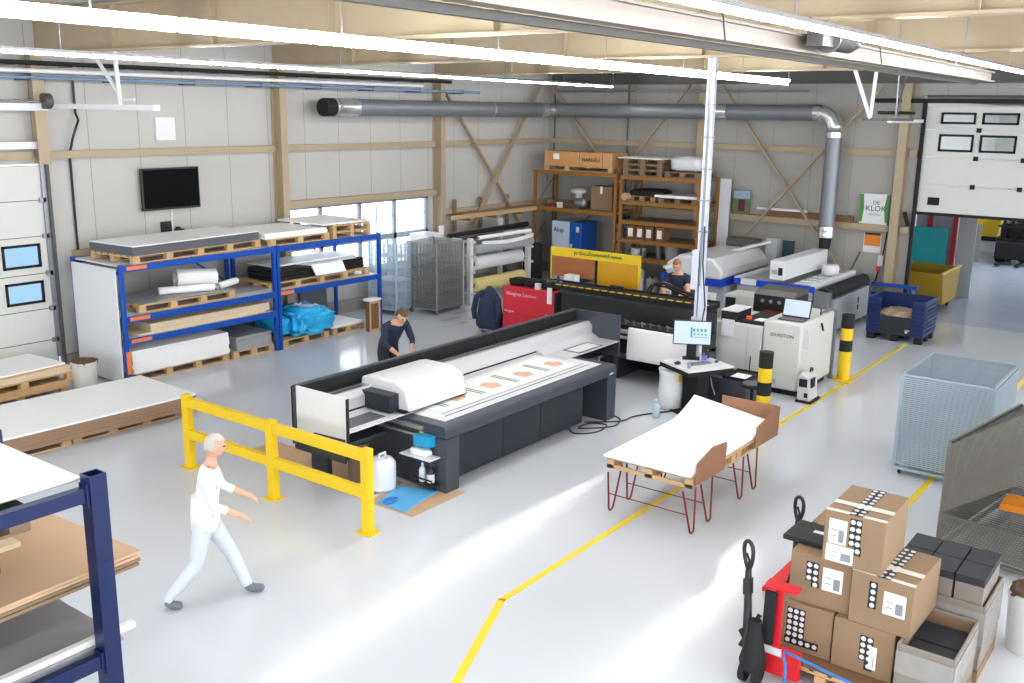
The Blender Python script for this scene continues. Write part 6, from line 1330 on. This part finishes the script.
    dele = [q for q in h.bm.verts if (q.co.z < .045 and q.co.x > .02) or (q.co.z < -.05+hairlen*-1)]
    bmesh.ops.delete(h.bm, geom=dele, context='VERTS'); h.bm.transform(Matrix.Translation((-.004, 0, .004))); h.bm.transform(HM)
    ho = h.build('hair', hair, t, smooth='all'); sm = ho.modifiers.new('thick', 'SOLIDIFY'); sm.thickness = .012
    eb = MB()
    for sy in (-1, 1): eb.sphere((.083, sy*.03, .012), (.012, .013, .008), 10, 8)
    eb.bm.transform(HM); part(t, 'eyes', mat('eye_dark', (40, 32, 30), .3), eb, smooth='all')
    mb_ = MB().sphere((.088, 0, -.058), (.008, .022, .005), 10, 6); mb_.bm.transform(HM); part(t, 'mouth', mat('lip', (170, 96, 88), .5), mb_, smooth='all')
    if mats.get('hem'):   # loose shirt hem around the hips
        hm = MB().lathe((0, 0, 0), [(.17, -.16), (.175, -.05), (.16, .08), (.15, .16)], 24)
        for q in hm.bm.verts: q.co = Vector((q.co.x*.8, q.co.y*1.02, q.co.z))+J['pelvis']+Vector((.0, 0, .06))
        part(t, 'shirt_hem', mats['shirt'], hm, smooth='all')
    t.scale = (sc_,)*3; move(t, loc, rotz); return t, HM
whitecloth = mat('white_shirt_cloth', (232, 232, 235), .85, var=.03, bump=.2); palegrey = mat('pale_grey_trouser', (204, 209, 216), .85, var=.05, bump=.2); shoeg = mat('grey_shoe', (110, 112, 120), .7)
walk = dict(pelvis=(0, 0, .90), chest=(.05, 0, 1.28), neck=(.08, 0, 1.46), head=(.13, 0, 1.62), face=(1, 0, -.15),
  sho_l=(.05, .19, 1.38), elb_l=(.16, .25, 1.12), wri_l=(.38, .22, 1.02), sho_r=(.05, -.19, 1.38), elb_r=(.10, -.25, 1.10), wri_r=(.32, -.20, .98),
  hip_l=(.02, .09, .84), kne_l=(.22, .10, .47), ank_l=(.36, .09, .10), toe_l=(.53, .10, .045),
  hip_r=(-.02, -.09, .84), kne_r=(-.10, -.10, .46), ank_r=(-.40, -.09, .10), toe_r=(-.25, -.10, .04))
yaw_w = math.atan2(7.41-7.93, 5.66-5.01)
person('person', 'person in white shirt and pale grey trousers walking past the yellow barrier', (5.33, 7.68, 0), yaw_w, walk, dict(skin=M['skin'], shirt=whitecloth, trouser=palegrey, shoe=shoeg, hem=True, long=True), mat('grey_hair', (190, 182, 172), .8))
navy2 = mat('navy_work_jacket', (38, 46, 70), .85, var=.1, bump=.2)
bend = dict(pelvis=(0, 0, .92), chest=(.22, 0, 1.20), neck=(.34, 0, 1.32), head=(.43, 0, 1.42), face=(.8, .0, -.6),
  sho_l=(.24, .19, 1.25), elb_l=(.42, .22, 1.02), wri_l=(.60, .16, .92), sho_r=(.24, -.19, 1.25), elb_r=(.40, -.23, 1.0), wri_r=(.62, -.16, .90),
  hip_l=(0, .09, .86), kne_l=(.04, .10, .46), ank_l=(-.02, .10, .10), toe_l=(.14, .11, .04), hip_r=(0, -.09, .86), kne_r=(.10, -.10, .47), ank_r=(.06, -.10, .10), toe_r=(.22, -.11, .04))
t, HM = person('person', 'person in navy jacket with red stripe bending over behind the flatbed printer', (11.42, 11.12, 0), R(-105), {**bend, 'wri_l': (.50, .12, .90), 'wri_r': (.5, -.14, .88), 'elb_l': (.34, .24, 1.0), 'elb_r': (.34, -.24, 1.0)}, dict(skin=M['skin'], shirt=navy2, trouser=mat('dark_trouser', (40, 44, 54), .85), shoe=M['black'], long=True), M['hairbrown'], 1.08)
lean = dict(pelvis=(0, 0, .98), chest=(.14, 0, 1.34), neck=(.22, 0, 1.50), head=(.30, 0, 1.64), face=(.9, .0, -.4),
  sho_l=(.15, .19, 1.41), elb_l=(.30, .24, 1.16), wri_l=(.52, .16, 1.12), sho_r=(.15, -.19, 1.41), elb_r=(.28, -.25, 1.15), wri_r=(.52, -.16, 1.10),
  hip_l=(0, .09, .90), kne_l=(.04, .10, .48), ank_l=(-.02, .10, .10), toe_l=(.14, .11, .04), hip_r=(0, -.09, .90), kne_r=(.06, -.10, .48), ank_r=(.02, -.10, .10), toe_r=(.18, -.11, .04))
t, HM = person('person', 'person in dark navy leaning over the far side of the roll printer', (18.0, 9.15, 0), R(190), lean, dict(skin=M['skin'], shirt=navy2, trouser=mat('dark_trouser', (40, 44, 54), .85), shoe=M['black'], long=False), mat('reddish_hair', (150, 96, 76), .8), 1.08)
GROUPS = dict(pallet='wooden pallets in the hall', sheet_stack='stacks of sheets on the pallets', strip_light='strip lights under the roof', bollard='striped bollards on the yellow line',
 carton='taped cartons on the pallet truck', tub='tubs on the orange shelving', canister='canisters below the orange shelving', material_roll='rolls on the roll rack', mesh_trolley='mesh trolleys by the window',
 paper_roll='curled white sheets on the blue rack', wooden_case='wooden cases on the orange shelving', drum='drums in the corner', bottle='bottles at the machines', cardboard_sheet='flat cardboard sheets', cardboard_guard='hardboard flaps of the padded table',
 foam_stack='black foam slabs on the blue rack', panel='panels leaning on the left wall', drying_rack='drying racks at the right', pallet_rack='blue pallet racks', shelving='bays of the orange shelving', cutting_table='cutters at the back wall',
 pallet_truck='pallet trucks', person='people in the hall', crate='crates', hall_fill_lamp='added lamps brightening the next hall', timber_beam='timber beams on the wall brackets', pipe='pipes under the roof', spacer_block='spacer blocks in the foreground rack', waste_bucket='white waste buckets', conduit='conduits on the back wall', cable='loose cables', board='loose boards')
_cnt = {}
for o in C.objects:
    if o.parent is None and 'label' in o and 'group' not in o: _cnt.setdefault(o.name.split('.')[0], []).append(o)
for k_, l_ in _cnt.items():
    if len(l_) > 1 and k_ in GROUPS:
        for o in l_: o['group'] = GROUPS[k_]
# ================================================================== camera, light, render look
cam = bpy.data.cameras.new('camera'); co = bpy.data.objects.new('camera', cam); C.objects.link(co)
yaw, pit, rol = R(36.79), R(13.348), R(-.8095)
fwd = Vector((math.cos(pit)*math.cos(yaw), math.cos(pit)*math.sin(yaw), -math.sin(pit)))
right = Vector((math.sin(yaw), -math.cos(yaw), 0)); down = fwd.cross(right)
r2 = right*math.cos(rol)+down*math.sin(rol); d2 = -right*math.sin(rol)+down*math.cos(rol)
co.matrix_world = Matrix(((r2.x, -d2.x, -fwd.x, 0), (r2.y, -d2.y, -fwd.y, 0), (r2.z, -d2.z, -fwd.z, 4.8), (0, 0, 0, 1)))
cam.sensor_width = 36; cam.lens = 980.3/1024*36; cam.clip_end = 200; cam.clip_start = .05
sc = bpy.context.scene; sc.camera = co
w = bpy.data.worlds.new('sky'); sc.world = w; w.use_nodes = True
bg = w.node_tree.nodes['Background']; bg.inputs[0].default_value = (.90, .95, 1, 1); bg.inputs[1].default_value = 3.0
sc.view_settings.view_transform = 'Standard'; sc.view_settings.look = 'None'; sc.view_settings.gamma = 1
sc.view_settings.exposure = 0.55
sc.view_settings.use_curve_mapping = False
sc.cycles.max_bounces = 8; sc.cycles.diffuse_bounces = 5; sc.cycles.transparent_max_bounces = 12
sc.cycles.use_denoising = True
